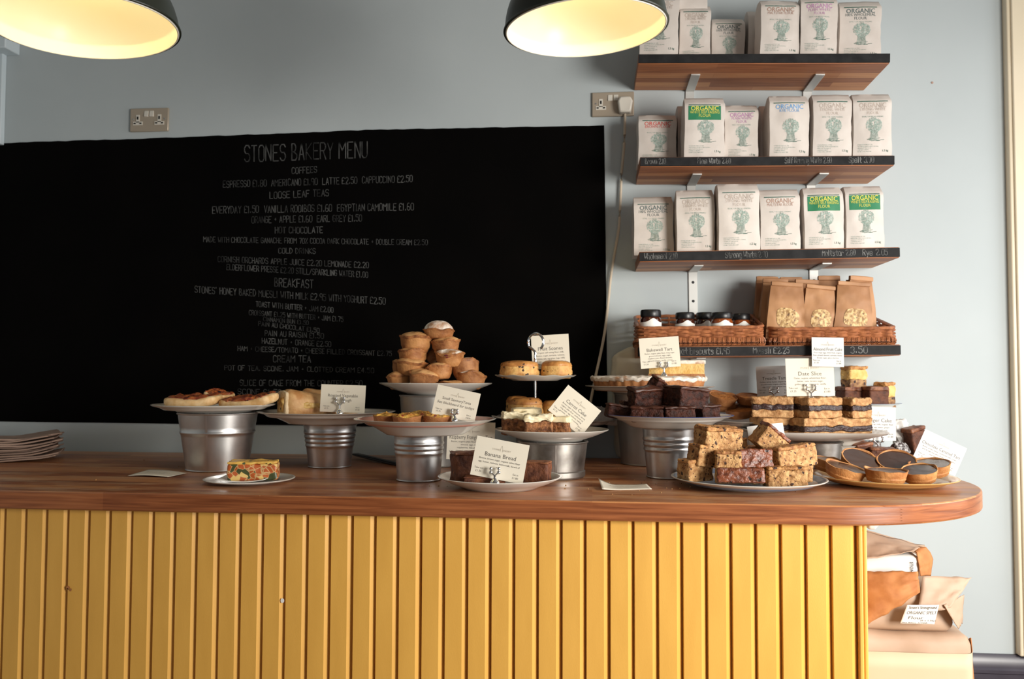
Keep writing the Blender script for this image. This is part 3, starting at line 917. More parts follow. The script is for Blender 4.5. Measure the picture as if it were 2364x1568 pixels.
# ================================================================ wicker trays, jars, muesli
def wicker_tray(x0, x1, yt, yb, Y0, Y1, label, yback):
    k = 4
    a, b = at(x0, yb, Y0), at(x1, yb, Y0)
    cx = (a.x + b.x) / 2; w = b.x - a.x; d = Y1 - Y0
    zb = shelf_z(4, cx) + .001
    h = at(x0, yt, Y0).z - zb
    hback = at(x0, yback, Y1).z - zb
    hh = lambda y: h + (hback - h) * (y + d / 2) / d
    t = thing('wicker_tray', label, 'wicker tray', (cx, (Y0 + Y1) / 2, zb), (0, SHEL_ANG[4], 0), 'wicker trays on the lowest shelf')
    r = .018
    def path(inset, n=160):
        out = []
        a_, b_ = w / 2 - inset, d / 2 - inset
        per = [(-a_ + r, -b_), (a_ - r, -b_), (a_, -b_ + r), (a_, b_ - r), (a_ - r, b_), (-a_ + r, b_), (-a_, b_ - r), (-a_, -b_ + r)]
        L = [(Vector(per[(i + 1) % 8]) - Vector(per[i])).length for i in range(8)]
        T = sum(L)
        for q in range(n):
            s = q / n * T
            for i in range(8):
                if s <= L[i]:
                    p = Vector(per[i]).lerp(Vector(per[(i + 1) % 8]), s / L[i])
                    e = Vector(per[(i + 1) % 8]) - Vector(per[i]); nn = Vector((e.y, -e.x)).normalized()
                    out.append((p, nn, q / n)); break
                s -= L[i]
        return out
    M_ = Mesh(); M_.box((0, 0, .012), (w - .03, d - .03, .008)); M_.build('tray_base', 'wicker', t)
    M_ = Mesh()
    S = round((w + d) * 2 / .038)
    rows = 5
    z0 = h * .44
    PP = path(.010, 200)
    for q in range(rows):
        pts = []
        for (p, nn, u) in PP:
            o = math.sin(u * S * math.pi + q * math.pi) * .0042
            pts.append((p.x + nn.x * o, p.y + nn.y * o, z0 + (hh(p.y) - .008 - z0) * (q + .5) / rows + math.sin(u * S * math.pi * 2 + q) * .0007))
        M_.tube(pts, .0046, 6, closed=True)
    for i in range(S):
        p, nn, u = PP[int(i / S * 200)]
        M_.tube([(p.x, p.y, .01), (p.x, p.y, hh(p.y) - .004)], .0028, 6)
    M_.build('woven_side', 'wicker', t)
    M_ = Mesh()
    pts = [(p.x + nn.x * .002, p.y + nn.y * .002, hh(p.y) - .002 + math.sin(u * 200) * .0006) for (p, nn, u) in path(.010, 120)]
    M_.tube(pts, .0055, 8, closed=True); M_.build('rim', 'wicker', t)
    M_ = Mesh()
    PF_ = path(.009, 280)
    for i, (p, nn, u) in enumerate(PF_):
        o = .0035 + .0012 * math.sin(i * 1.7)
        M_.tube([(p.x + nn.x * o * .4, p.y + nn.y * o * .4, .001), (p.x + nn.x * o * 1.7, p.y + nn.y * o * 1.7, h * .10), (p.x + nn.x * o * 1.9, p.y + nn.y * o * 1.9, h * .24), (p.x + nn.x * o * 1.2, p.y + nn.y * o * 1.2, h * .40), (p.x + nn.x * .001, p.y + nn.y * .001, h * .46)], .0026, 5)
    M_.build('bound_foot', 'wicker', t)
    return t


wicker_tray(1468, 1772, 757, 797, SY - .010, WALL - .045, 'wicker tray holding jam jars on the lowest shelf', 727)
wicker_tray(1777, 2078, 759, 792, SY - .008, WALL - .040, 'wicker tray holding brown muesli bags on the lowest shelf', 733)


def jar(x0, x1, yt, Y, m, label, lab=True):
    p = at((x0 + x1) / 2, 780, Y)
    rr = (x1 - x0) / 2 * mpp(p.x and (x0 + x1) / 2, 760, Y)
    zb = shelf_z(4, p.x) + .018
    h = at((x0 + x1) / 2, yt, Y).z - zb
    t = thing('jam_jar', label, 'jar', (p.x, Y, zb), (0, 0, 0), 'jam jars in the wicker tray')
    M_ = Mesh(); M_.lathe([(0, 0), (rr * .9, 0), (rr, h * .05), (rr, h * .68), (rr * .9, h * .75), (rr * .86, h * .78), (0, h * .78)], 28); M_.build('jar_glass', m, t)
    M_ = Mesh(); M_.lathe([(0, h * .77), (rr * .93, h * .77), (rr * .97, h * .80), (rr * .97, h * .96), (rr * .90, h), (0, h)], 36, fn=lambda a, r, z: (r * (1 + .012 * math.cos(a * 18)), z)); M_.build('lid', 'black', t)
    M_ = Mesh()
    def lf(u, v):
        a = R(-90 + 6) + (u - .5) * 3.4
        top = h * .60 + h * .12 * math.exp(-((u - .52) / .12) ** 2)
        z = h * .10 + (top - h * .10) * v
        return (math.cos(a) * (rr + .0006), math.sin(a) * (rr + .0006), z)
    M_.grid(40, 6, lf); o = M_.build('paper_label', 'label', t, sharp=0)
    return t


jar(1478, 1527, 716, 2.70, 'jam', 'dark jam jar standing apart at the outer end of the wicker tray')
jar(1559, 1604, 722, 2.72, 'jam', 'dark jam jar below the shelf bracket in the wicker tray')
jar(1607, 1648, 722, 2.80, 'jam', 'shadowed jam jar at the back of the tray, behind the amber one')
jar(1641, 1692, 722, 2.69, 'amberjam', 'amber jam jar with a white label in the wicker tray')
jar(1689, 1733, 725, 2.76, 'amberjam', 'amber jam jar at the inner end of the tray, next to the muesli')


def kraft_bag(x0, x1, yt, Y, label, rz=0.0, lean=0.0, seed=1, win=True, ry=0.0, base=.018):
    xc = (x0 + x1) / 2
    p = at(xc, 770, Y)
    w = (x1 - x0) * mpp(xc, 720, Y)
    zb = shelf_z(4, p.x) + base
    h = at(xc, yt, Y).z - zb
    d = .070
    t = thing('muesli_bag', label, 'muesli bag', (p.x, Y + d / 2, zb), (lean, ry, rz), 'brown paper bags of muesli')
    def prof(v):   # half depth
        return d / 2 * (1 - .15 * v) * (1 - max(0, (v - .45) / .55) ** 1.3 * .82) + .003
    def front(x, z):
        v = z / h; a = w / 2 * (1 - .13 * v + .05 * math.sin(v * 3.1 + seed * .4))
        u = max(-1, min(1, x / a))
        return -(prof(v) * (.80 + .20 * (1 - u * u))) + (.0065 * fbm((x, z, 0), 13, seed) + .003 * abs(fbm((x * 1.4 + z * .6, z, 2), 24, seed + 9))) * (.35 + .65 * math.sin(min(1, v) * 3.0))
    M_ = Mesh()
    K, NS = 26, 16; rows = []
    for k in range(K + 1):
        z = h * .93 * k / K; v = z / h; a = w / 2 * (1 - .13 * v + .05 * math.sin(v * 3.1 + seed * .4)); b = prof(v) * .8
        row = [(-a + 2 * a * i / NS, front(-a + 2 * a * i / NS, z), z) for i in range(NS)]
        row += [(a - .008 * math.sin(math.pi * i / 4) * min(1, v * 2), -b + 2 * b * i / 4, z) for i in range(4)]
        row += [(a - 2 * a * i / NS, -front(-(a - 2 * a * i / NS), z), z) for i in range(NS)]
        row += [(-a + .008 * math.sin(math.pi * i / 4) * min(1, v * 2), b - 2 * b * i / 4, z) for i in range(4)]
        rows.append(row)
    n = len(rows[0])
    M_.add([q for r_ in rows for q in r_], [(k * n + i, k * n + (i + 1) % n, (k + 1) * n + (i + 1) % n, (k + 1) * n + i) for k in range(K) for i in range(n)] + [tuple(range(n)), tuple(K * n + i for i in range(n))])
    M_.build('paper_body', 'kraft', t, sharp=50)
    M_ = Mesh()
    a = w / 2 * .86
    rough_block(M_, 2 * a, .013, h * .075, .003, seed, .002, 30, 7)
    M_.build('folded_top', 'kraft', t, loc=(0, front(0, h * .92) * .3 - .006, h * .915))
    if win:
        M_ = Mesh()
        cz, cx = h * .37, w * .03
        n = 28
        ringz = []
        for q in (1.0, .6, .25):
            for i in range(n):
                an = 2 * math.pi * i / n
                x, z = cx + q * (1 + .07 * math.sin(an * 3 + seed)) * w * .31 * math.copysign(abs(math.cos(an)) ** .7, math.cos(an)), cz + q * (1 + .09 * math.cos(an * 2 + seed * 2)) * h * .165 * math.copysign(abs(math.sin(an)) ** .8, math.sin(an))
                ringz.append((x, front(x, z) - .0012, z))
        M_.add(ringz, [(k * n + i, k * n + (i + 1) % n, (k + 1) * n + (i + 1) % n, (k + 1) * n + i) for k in range(2) for i in range(n)] + [tuple(2 * n + i for i in range(n))])
        M_.build('clear_window', 'muesli', t, sharp=0)
    return t


kraft_bag(1771, 1856, 648, 2.665, 'muesli bag leaning at the front of the tray, first of the three with clear windows', R(-3), 0, 1, True, R(4))
kraft_bag(1848, 1926, 655, 2.668, 'muesli bag in the middle of the three with clear windows', R(2), 0, 2, True, R(6))
kraft_bag(1924, 2013, 647, 2.668, 'widest of the three windowed muesli bags, at the front near the end of the tray', R(3), 0, 3, True, R(4))
kraft_bag(1950, 2022, 634, 2.730, 'muesli bag with its pale folded top poking up highest, at the end of the tray', R(18), 0, 4, True, R(3))
kraft_bag(1754, 1822, 640, 2.720, 'muesli bag directly behind the first windowed bag', R(-4), 0, 5, False, R(3))
kraft_bag(1742, 1800, 635, 2.785, 'muesli bag at the back corner of the tray beside the jars', R(-4), 0, 6, False, R(2))
kraft_bag(1832, 1896, 642, 2.735, 'muesli bag directly behind the middle windowed bag', R(1), 0, 7, False, R(2))
kraft_bag(1802, 1862, 636, 2.795, 'muesli bag at the back of the tray, second along from the jars', R(0), 0, 8, False)
kraft_bag(1890, 1950, 633, 2.790, 'muesli bag at the back of the tray, third along from the jars', R(2), 0, 9, False)

p = at(2152, 191, WALL)
M_ = Mesh(); M_.lathe([(0, .002), (.0035, .0016), (.004, 0)], 12, M=Matrix.Rotation(R(90), 4, 'X'))
tag(M_.build('wall_screw', 'brownink', None, (p.x, WALL - .0004, p.z)), 'small brown screw head in the bare wall beside the top shelf', 'screw')

# ================================================================ the counter
YF = on(1000, 1151, H).y
TH = .0435
YB = 2.845
RC = (YB - YF) / 2
XE = 1.2
for _ in range(30):     # the rounded end reaches this far
    mx_ = max(proj((XE - RC + RC * math.cos(R(a)), YF + RC + RC * math.sin(R(a)), H))[0] for a in range(-90, 60, 2))
    XE += (2268 - mx_) * .0009
wt = thing('worktop', 'long oiled hardwood worktop with a rounded end on the yellow counter', 'worktop', (0, 0, 0))
out = [(XL + .01, YB), (XL + .01, YF)]
for i in range(49):
    a = R(-90 + 180 * i / 48)
    out.append((XE - RC + RC * math.cos(a), YF + RC + RC * math.sin(a)))
n = len(out)
M_ = Mesh()
M_.add([(x, y, H - TH) for x, y in out] + [(x, y, H) for x, y in out],
       [tuple(range(n)), tuple(range(2 * n - 1, n - 1, -1))] + [(i, (i + 1) % n, n + (i + 1) % n, n + i) for i in range(n)])
M_.build('slab', 'worktop', wt, bevel=.004)
M_ = Mesh()
xj = on(2062, 1160, H).x
z0 = H - .006
pts = []
for i in range(11):
    pts.append((xj + (.006 if i % 2 else -.006), YF + .0002 if xj < XE - RC else YF + RC - math.sqrt(max(RC ** 2 - (xj - XE + RC) ** 2, 0)) + .0002, z0 - i * .0031))
M_.tube(pts, .0005, 5)
M_.build('finger_joint', 'kraftdark', wt)

base = thing('counter_base', 'counter front of yellow painted tongue-and-groove boards under the worktop', 'counter', (0, 0, 0))
PF = YF + .022
xend = at(2003, 1350, PF).x
PITCH_B = .0537
prof = []
x = xend - .020
xs = []
while x > XL: xs.append(x); x -= PITCH_B
rnd = random.Random(3)
pl = []
for x in reversed(xs):
    a = x - PITCH_B
    j = rnd.uniform(-.0006, .0006)
    pl += [(a, .0015 + j), (a + .001, j), (a + PITCH_B - .0142, j), (a + PITCH_B - .0132, .0008 + j), (a + PITCH_B - .0034, .0088 + j), (a + PITCH_B - .0022, .0130), (a + PITCH_B - .0004, .0130)]
M_ = Mesh()
pl = [p for p in pl if p[0] > XL]
k = len(pl)
zt = H - TH
M_.add([(x, PF + y, 0) for x, y in pl] + [(x, PF + y, zt) for x, y in pl], [(i, i + 1, k + i + 1, k + i) for i in range(k - 1)])
M_.add([(XL + .02, PF + .016, 0), (xend - .02, PF + .016, 0), (xend - .02, YB, 0), (XL + .02, YB, 0)] + [(XL + .02, PF + .016, zt), (xend - .02, PF + .016, zt), (xend - .02, YB, zt), (XL + .02, YB, zt)],
       [(0, 3, 2, 1), (4, 5, 6, 7), (0, 1, 5, 4), (1, 2, 6, 5), (2, 3, 7, 6), (3, 0, 4, 7)])
M_.build('board_panelling', 'yellow', base, sharp=25, recalc=False)
M_ = Mesh()
M_.box((xend - .0145, PF + .010, zt / 2), (.010, .026, zt)); M_.box((xend - .004, PF + .013, zt / 2), (.009, .026, zt))
M_.build('corner_bead', 'yellow', base, bevel=.003)
M_ = Mesh()
for (px, py, s) in ((157, 1357, 5), (163, 1362, 4), (156, 1361, 3)):
    p = at(px, py, PF - .0006); q = s * .0009
    M_.add([(p.x + q * math.cos(a) * rnd.uniform(.6, 1.2), p.y, p.z + q * math.sin(a)) for a in [i * .785 for i in range(8)]], [tuple(range(8))])
M_.build('paint_chip', 'kraftdark', base, sharp=0)
M_ = Mesh()
p = at(652, 1387, PF - .0008)
M_.add([(p.x + .0045 * math.cos(a), p.y, p.z + .0055 * math.sin(a)) for a in [i * .5236 for i in range(12)]], [tuple(range(12))])
M_.build('scuff_mark', 'paper', base, sharp=0)

# crumbs scattered along the worktop
rnd = random.Random(11)
M_ = Mesh()
for i in range(70):
    px, py = rnd.choice([(rnd.uniform(1300, 1500), rnd.uniform(1095, 1148)), (rnd.uniform(1480, 1620), rnd.uniform(1100, 1135)), (rnd.uniform(60, 2000), rnd.uniform(1060, 1146)), (rnd.uniform(990, 1080), rnd.uniform(1105, 1125))])
    p = on(px, py, H)
    if p.y > YB - .02: continue
    s = rnd.uniform(.0008, .0022)
    M_.box((p.x, p.y, H + s / 2), (s * 1.6, s * 1.3, s), 0, None)
tag(M_.build('cake_crumbs', 'pudding', sharp=0), 'scattered cake crumbs on the worktop between the plates', 'crumbs', kind='stuff')

# ================================================================ pendant lamps
def pendant(cx, cy, wpx, tilt, label):
    D = .38
    Y = 2.0
    for _ in range(6): Y *= D / (wpx * mpp(cx, cy, Y))
    c = at(cx, cy, Y)
    t = thing('pendant_lamp', label, 'pendant lamp', c, tilt, 'enamel pendant lamps over the counter')
    r = D / 2
    hh = .17
    ell = [(r * math.sqrt(max(0, 1 - (z / hh) ** 2)), z) for z in [hh * math.sin(R(a)) for a in range(0, 74, 5)]]
    outer = [(r + .002, -.001)] + [(q[0] + .002, q[1] + .001) for q in ell] + [(.050, hh + .004), (.046, hh + .06), (.030, hh + .075), (0, hh + .076)]
    M_ = Mesh(); M_.lathe(outer, 96, cap=False); M_.build('shade', 'lampgreen', t)
    inner = [(q[0] - .001, q[1]) for q in ell] + [(.040, hh - .004), (0, hh - .003)]
    M_ = Mesh(); M_.lathe(inner, 96, cap=False); M_.build('inner_reflector', 'enamel', t)
    M_ = Mesh()
    M_.tube([((r + .0032) * math.cos(a), (r + .0032) * math.sin(a), .0012) for a in [2 * math.pi * i / 96 for i in range(96)]], .0030, 8, closed=True)
    M_.build('rolled_rim', 'lampgreen', t)
    M_ = Mesh()
    M_.tube([((r - .0010) * math.cos(a), (r - .0010) * math.sin(a), -.0016) for a in [2 * math.pi * i / 96 for i in range(96)]], .0020, 8, closed=True)
    M_.build('inner_lip', 'enamel', t)
    M_ = Mesh(); M_.lathe([(0, .105), (.016, .108), (.026, .122), (.026, .135), (.015, .155), (.013, .165), (0, .165)], 24); M_.build('bulb', 'bulb', t)
    M_ = Mesh(); M_.tube([(0, 0, hh + .07), (0, 0, CEIL - c.z + .02)], .0035, 8); M_.build('flex', 'black', t)
    for nm, typ, en, z in (('spot', 'SPOT', 14, .120), ('fill', 'POINT', .8, .095)):
        l = bpy.data.lights.new('lamp_' + nm, typ); l.energy = en; l.color = (1, .80, .38)
        l.shadow_soft_size = .02
        if typ == 'SPOT': l.spot_size = R(138); l.spot_blend = .04
        o = bpy.data.objects.new('bulb_light', l); COL.objects.link(o); o.location = (0, 0, z); o.parent = t
    return t


pendant(195, 62, 382, (R(2), R(-3.5), 0), 'green enamel pendant lamp with a glowing white inside hanging above the wall socket')
pendant(1352, 67, 370, (R(3), R(-2.5), 0), 'green enamel pendant lamp with a glowing white inside hanging beside the flour shelves')

# ================================================================ stands and plates
def bucket(label, top, bot, ridges=(), metal='steel', seam=0.0, name='metal_bucket', cat='bucket', z0=None, foot=False):
    """top = (x left, x right, y); bot = (x left, x right, y of its front lower edge), in px"""
    zb = H if z0 is None else z0
    xc = (bot[0] + bot[1]) / 2
    p = on(xc, bot[2], zb)
    Yc = p.y
    rb = 0
    for _ in range(5):
        rb = (bot[1] - bot[0]) / 2 * mpp(xc, bot[2], Yc); Yc = p.y + rb
    cx = at(xc, bot[2], Yc).x
    rt = (top[1] - top[0]) / 2 * mpp((top[0] + top[1]) / 2, top[2], Yc)
    h = at((top[0] + top[1]) / 2, top[2], Yc - rt * .3).z - zb
    t = thing(name, label, cat, (cx, Yc, zb + .0005), group='metal tins and buckets under the plates')
    rr = lambda z: rb + (rt - rb) * z / h
    prof = [(0, .002), (rb - .003, .002), (rb, 0)]
    zs = sorted(set([.004, h - .001] + [h * q / 12 for q in range(1, 12) if all(abs(q / 12 - v) * h > .007 for v in ridges)] + [v * h + e for v in ridges for e in (-.0058, -.0035, 0, .0035, .0058)]))
    for z in zs:
        bump = 0
        for v in ridges:
            e = abs(z - v * h)
            if e < .001: bump = .0026
            elif e < .004: bump = .0013
        prof.append((rr(z) + bump, z))
    prof += [(rt - .0015, h - .001), (rb - .003, .006), (0, .006)]
    M_ = Mesh(); M_.lathe(prof, 72, cap=False); M_.build('body', metal, t, sharp=50)
    M_ = Mesh()
    M_.tube([(rt * math.cos(a), rt * math.sin(a), h - .003) for a in [2 * math.pi * i / 64 for i in range(64)]], .0026, 8, closed=True); M_.build('rolled_rim', metal, t)
    M_ = Mesh()
    M_.tube([((rb + .0004) * math.cos(a), (rb + .0004) * math.sin(a), .0024) for a in [2 * math.pi * i / 64 for i in range(64)]], .0022, 8, closed=True)
    if foot:
        M_.lathe([(rr(.022) + .0005, .003), (rr(.022) + .0032, .005), (rr(.022) + .0034, .018), (rr(.024) + .0004, .021)], 64, cap=False)
    M_.build('foot_rim', metal, t)
    if seam is not None:
        M_ = Mesh(); a = R(-90 + seam)
        ca, sa = math.cos(a), math.sin(a)
        M_.add([(ca * (rr(z) + .0010) - sa * s, sa * (rr(z) + .0010) + ca * s, z) for z in (.004, h * .5, h - .006) for s in (-.0028, .0028)], [(0, 1, 3, 2), (2, 3, 5, 4)])
        M_.build('seam', metal, t, sharp=0)
    return cx, Yc, zb + h, rt


def plate(label, x0, x1, yr, Y, zb, rb, mats=('china',), style='dish', name='plate', foot=True, group='plates on the counter', rim=.004, well=None):
    """x0..x1 at the rim in px, yr = height of the rim in px, rb = radius of its foot"""
    xc = (x0 + x1) / 2
    c = at(xc, yr, Y)
    Rr = (x1 - x0) / 2 * mpp(xc, yr, Y)
    h = c.z - zb
    M_ = Mesh()
    rb = min(rb, Rr * .8)
    wl = well or max(rb * 1.02, Rr - .034)
    b0 = max(.006, h - .018) if h > .014 else .003
    if style == 'dish':
        prof = [(0, .002), (rb * .86, .002), (rb * .88, 0), (rb * .95, 0), (rb, .004), (rb + (Rr - rb) * .45, h * .42), (Rr - .003, h - .004), (Rr, h - .0015), (Rr - .0015, h), (Rr - .006, h - .001)]
        prof += [(Rr - .014, h - .004), (Rr - .026, max(b0 + .003, h - .011)), (wl, b0 + .002), (wl * .85, b0), (0, b0)]
    else:
        prof = [(0, .002), (rb * .9, .002), (rb * .92, 0), (rb, 0), (rb + .006, .004), (rb + (Rr - rb) * .5, h * .62), (Rr - .004, h - .003), (Rr, h - .001), (Rr - .002, h), (Rr - .008, h - .0005)]
        prof += [(Rr - .018, h - .003), (Rr - .026, max(b0 + .003, h - .010)), (wl, b0 + .002), (wl * .85, b0), (0, b0)]
    ix = [0] * (len(prof) - 1)
    if len(mats) > 1:
        for q in range(9, len(prof) - 1): ix[q] = 1
        if len(mats) > 2: ix[7] = ix[8] = 2
    M_.lathe(prof, 96, mis=ix, cap=False)
    o = M_.build(name, list(mats), None, (c.x, Y, zb + .0005), sharp=60)
    tag(o, label, 'plate', group)
    return c.x, Y, zb + b0 + .0008, Rr


# 1: flatbreads
b1 = bucket('tall bare galvanised bucket under the flatbread plate, with one ridge', (413, 582, 953), (436, 567, 1092), (.655,), 'steel', 8)
p1 = plate('white flared plate of tomato flatbreads on the tall bare bucket', 364, 627, 933, b1[1], b1[2], b1[3] * .95)
# 2: sourdough
b2 = bucket('small ribbed bucket under the sourdough plate', (704, 822, 978), (715, 807, 1083), (.50, .60, .70, .80), 'steel', None)
p2 = plate('wide cream plate holding the roasted vegetable sourdough', 601, 908, 949, b2[1], b2[2], .115, style='flat')
# 3: savoury tarts
b3 = bucket('small ribbed bucket under the pink-lined plate', (910, 1023, 1003), (918, 1015, 1115), (.60, .70, .80), 'steel', None)
p3 = plate('white plate with a pink inside holding savoury tarts', 821, 1143, 966, b3[1], b3[2], .105, ('china', 'pinkchina'), 'flat')
# 4: pies
b4 = bucket('pale zinc bucket under the plate of stacked pies', (918, 1066, 912), (935, 1060, 1081), (), 'palebucket', None)
p4 = plate('deep white plate under the pyramid of little pies', 878, 1135, 884, b4[1], b4[2], b4[3] * .9)
# 5: carrot cake
b5 = bucket('wide round tarnished cake tin under the carrot cake plate', (1192, 1352, 1019), (1206, 1346, 1110), (), 'oldtin', 8, 'cake_tin', 'cake tin', foot=True)
p5 = plate('cream plate of carrot cake on the tarnished tin', 1143, 1405, 990, b5[1], b5[2], b5[3] * .92)
# 6: bakewell tart
b6 = bucket('large dull zinc bucket under the Bakewell tart, behind the brownies', (1419, 1583, 908), (1434, 1566, 1078), (), 'palebucket', None)
p6 = plate('thin cream plate under the Bakewell tart', 1349, 1649, 891, b6[1], b6[2], .115, style='flat')
# 7: brownies
b7 = bucket('ribbed galvanised bucket under the brownie plate', (1484, 1604, 987), (1494, 1592, 1108), (.56, .66, .76), 'steel', None)
p7 = plate('blue-edged white plate heaped with dark brownies', 1396, 1692, 957, b7[1], b7[2], .105, ('china', 'china', 'bluerim'), 'flat')
# 8: treacle tarts
b8 = bucket('bucket hidden below the treacle tart plate', (1700, 1775, 992), (1704, 1771, 1070), (), 'palebucket', None)
p8 = plate('white plate of brown treacle tarts behind the brownies', 1632, 1832, 970, b8[1], b8[2], .07, style='flat')
# 9: date slices
b9 = bucket('mottled grey tin under the square date slice dish', (1822, 1946, 1018), (1828, 1940, 1083), (), 'oldtin', None, 'cake_tin', 'cake tin')
# squarish dish
def square_dish(label, x0, x1, yr, Y, zb, rb):
    xc = (x0 + x1) / 2; c = at(xc, yr, Y); a = (x1 - x0) / 2 * mpp(xc, yr, Y); h = c.z - zb
    M_ = Mesh()
    prof = [(0, .002), (rb, 0), (a * .72, h * .25), (a - .006, h - .008), (a, h - .001), (a - .003, h), (a - .012, h - .006), (a * .7, h * .25 + .006), (rb * .9, .008), (0, .008)]
    def sq(an, r, z):
        k = (abs(math.cos(an)) ** 5 + abs(math.sin(an)) ** 5) ** (-1 / 5)
        f = max(0, (r - rb) / (a - rb)) if a > rb else 0
        return r * (1 + (k - 1) * f), z
    M_.lathe(prof, 96, cap=False, fn=sq)
    tag(M_.build('square_dish', 'china', None, (c.x, Y, zb + .0005), sharp=60), label, 'dish', 'plates on the counter')
    return c.x, Y, zb + .0088, a
p9 = square_dish('white squared dish carrying two layers of date slices', 1712, 2022, 990, b9[1], b9[2], .075)
# 10: a stack of plates with a bucket on it carries the almond cake
zst = H
for i in range(4):
    q = plate(['bottom plate of the white stack behind the ginger cake', 'second plate up in the white stack behind the ginger cake', 'third plate up in the white stack behind the ginger cake', 'top plate of the white stack behind the ginger cake'][i],
              1872, 1992, on(1932, 1072, H).z and (1052 - i * 13), 2.70, zst, .055, style='flat', group='stacked spare plates')
    zst = q[2] + .012
b10 = bucket('bucket standing on the plate stack below the almond fruit cake', (1898, 1985, 947), (1903, 1975, 1012), (), 'palebucket', None, z0=zst - .010)
p10 = plate('blue-edged plate of almond fruit cake on top of the far stack', 1888, 2077, 930, b10[1], b10[2], .06, ('china', 'china', 'bluerim'), 'flat')
# 11-14: plates standing on the worktop
def on_top(label, x0, x1, yr, yfront, mats, rbk=.62, **kw):
    xc = (x0 + x1) / 2
    p = on(xc, yfront, H); Y = p.y
    for _ in range(5):
        Rr = (x1 - x0) / 2 * mpp(xc, yr, Y); Y = p.y + Rr * rbk
    return plate(label, x0, x1, yr, Y, H, Rr * rbk, mats, **kw)
p11 = on_top('small white plate with the square of vegetable tortilla', 478, 675, 1103, 1122, ('china',), style='dish')
p12 = on_top('white plate of banana bread nearest the counter edge', 1012, 1296, 1098, 1139, ('china',), style='dish')
p13 = on_top('blue-glazed plate piled with bread pudding squares', 1548, 1905, 1101, 1139, ('china', 'blueglaze', 'china'), style='dish')
p14 = on_top('ochre plate of chocolate caramel tarts at the rounded end', 1880, 2203, 1098, 1132, ('ochre',), style='dish')
p15 = on_top('white plate of ginger cake behind the caramel tarts', 1950, 2150, 1060, 1085, ('china',), .6, style='flat')
# 16: two-tier stand
zs_ = H
b16 = bucket('bucket hidden below the two-tier scone stand', (1190, 1282, 972), (1194, 1278, 1082), (), 'palebucket', None)
Ys = b16[1]
st = thing('cake_stand', 'two-tier cake stand of scones with a looped wire handle', 'cake stand', (at(1236, 900, Ys).x, Ys, b16[2]))
k = mpp(1236, 900, Ys)
zr = lambda y: at(1236, y, Ys).z - b16[2]
def tier(R_, z, h, wav):
    M_ = Mesh()
    prof = [(0, z), (R_ * .55, z), (R_ * .60, z + .003), (R_ - .004, z + h - .003), (R_, z + h), (R_ - .004, z + h + .001), (R_ * .6, z + .008), (0, z + .006)]
    M_.lathe(prof, 96, cap=False, fn=lambda a, r, zz: (r * (1 + (wav * .5 * math.cos(12 * a) if r > R_ * .9 else 0)), zz + (wav * .05 * math.cos(12 * a) if r > R_ * .9 else 0)))
    return M_
tier(93 * k, zr(879), zr(867) - zr(879), .03).build('upper_plate', 'china', st)
tier(100 * k, .0005, max(zr(966), .012), .03).build('lower_plate', 'china', st)
M_ = Mesh(); M_.tube([(0, 0, .004), (0, 0, zr(838))], .0042, 10); M_.build('rod', 'chrome', st)
M_ = Mesh()
cz = zr(790); rl = 17.5 * k
pts = [Vector((0, 0, zr(845))), Vector((-.001, 0, zr(825))), Vector((-.002, 0, zr(812)))]
pts += [Vector((math.cos(R(a)) * rl + .001, 0, cz + math.sin(R(a)) * rl * 1.12)) for a in range(215, -62, -14)]
pts = smooth_pts(pts, 3)
M_.tube(pts, .0040, 10); M_.build('loop_handle', 'chrome', st)
TIER_UP, TIER_LO = b16[2] + zr(879) + .007, b16[2] + .0072
# 17: plate with crumpled paper behind the carrot cake
b17 = bucket('bucket hidden behind the carrot cake tin', (1276, 1336, 985), (1281, 1331, 1064), (), 'palebucket', None)
p17 = plate('pale plate with white paper showing behind the carrot cake', 1226, 1424, 968, b17[1], b17[2], .06, style='flat')

# ================================================================ things to eat
def middle(box, Y):
    x0, y0, x1, y1 = box
    c = at((x0 + x1) / 2, (y0 + y1) / 2, Y)
    k = mpp((x0 + x1) / 2, (y0 + y1) / 2, Y)
    return c, (x1 - x0) * k, (y1 - y0) * k


_seed = [0]


def cake(name, label, cat, group, box, Y, layers, rot=0.0, ratio=.9, zb=None, tilt=(0, 0), dims=None, n=11, amp=.0016, r=.004, freq=45, fine=.0, wavy=0.0):
    """a cut piece: layers from the bottom, each its own part. rot turns it on the plate, tilt leans it."""
    _seed[0] += 1
    c, W, Hh = middle(box, Y)
    th = abs(rot)
    if dims: w, d, h = dims
    else:
        w = W / (math.cos(R(th)) + ratio * math.sin(R(th))); d = w * ratio; h = Hh
    if zb is not None and not dims: h = max(.012, at((box[0] + box[2]) / 2, box[1], Y).z - zb)
    if zb is not None: c.z = zb + h / 2
    t = thing(name, label, cat, c, (Matrix.Rotation(R(rot), 3, 'Z') @ Matrix.Rotation(R(tilt[0]), 3, 'X') @ Matrix.Rotation(R(tilt[1]), 3, 'Y')).to_euler(), group)
    z = -h / 2
    for i, (pn, m, fr, grow) in enumerate(layers):
        M_ = Mesh()
        hh = h * fr
        rough_block(M_, w + grow * 2, d + grow * 2, hh + (.0012 if i < len(layers) - 1 else 0), min(r, hh * .42), _seed[0] * 1.3 + i, amp, freq, n, base=(i == 0), fine=fine,
                    fn=(lambda p, z=z, sd=_seed[0], hh=hh, i=i: (p.x, p.y, p.z + wavy * fbm((p.x, p.y, 0), 26, sd) * (0 if (i == 0 and p.z < hh * .5) else 1))) if wavy else None)
        M_.build(pn, m, t, loc=(0, 0, z), sharp=60)
        z += hh
    return t


def wave(seed, k=5):
    rd = random.Random(seed)
    ph = [(rd.uniform(0, 6.28), rd.uniform(.4, 1) / (i + 1) ** .5, i + 2) for i in range(k)]
    return lambda a: sum(s * math.sin(q * a + p) for p, s, q in ph) / 2.0


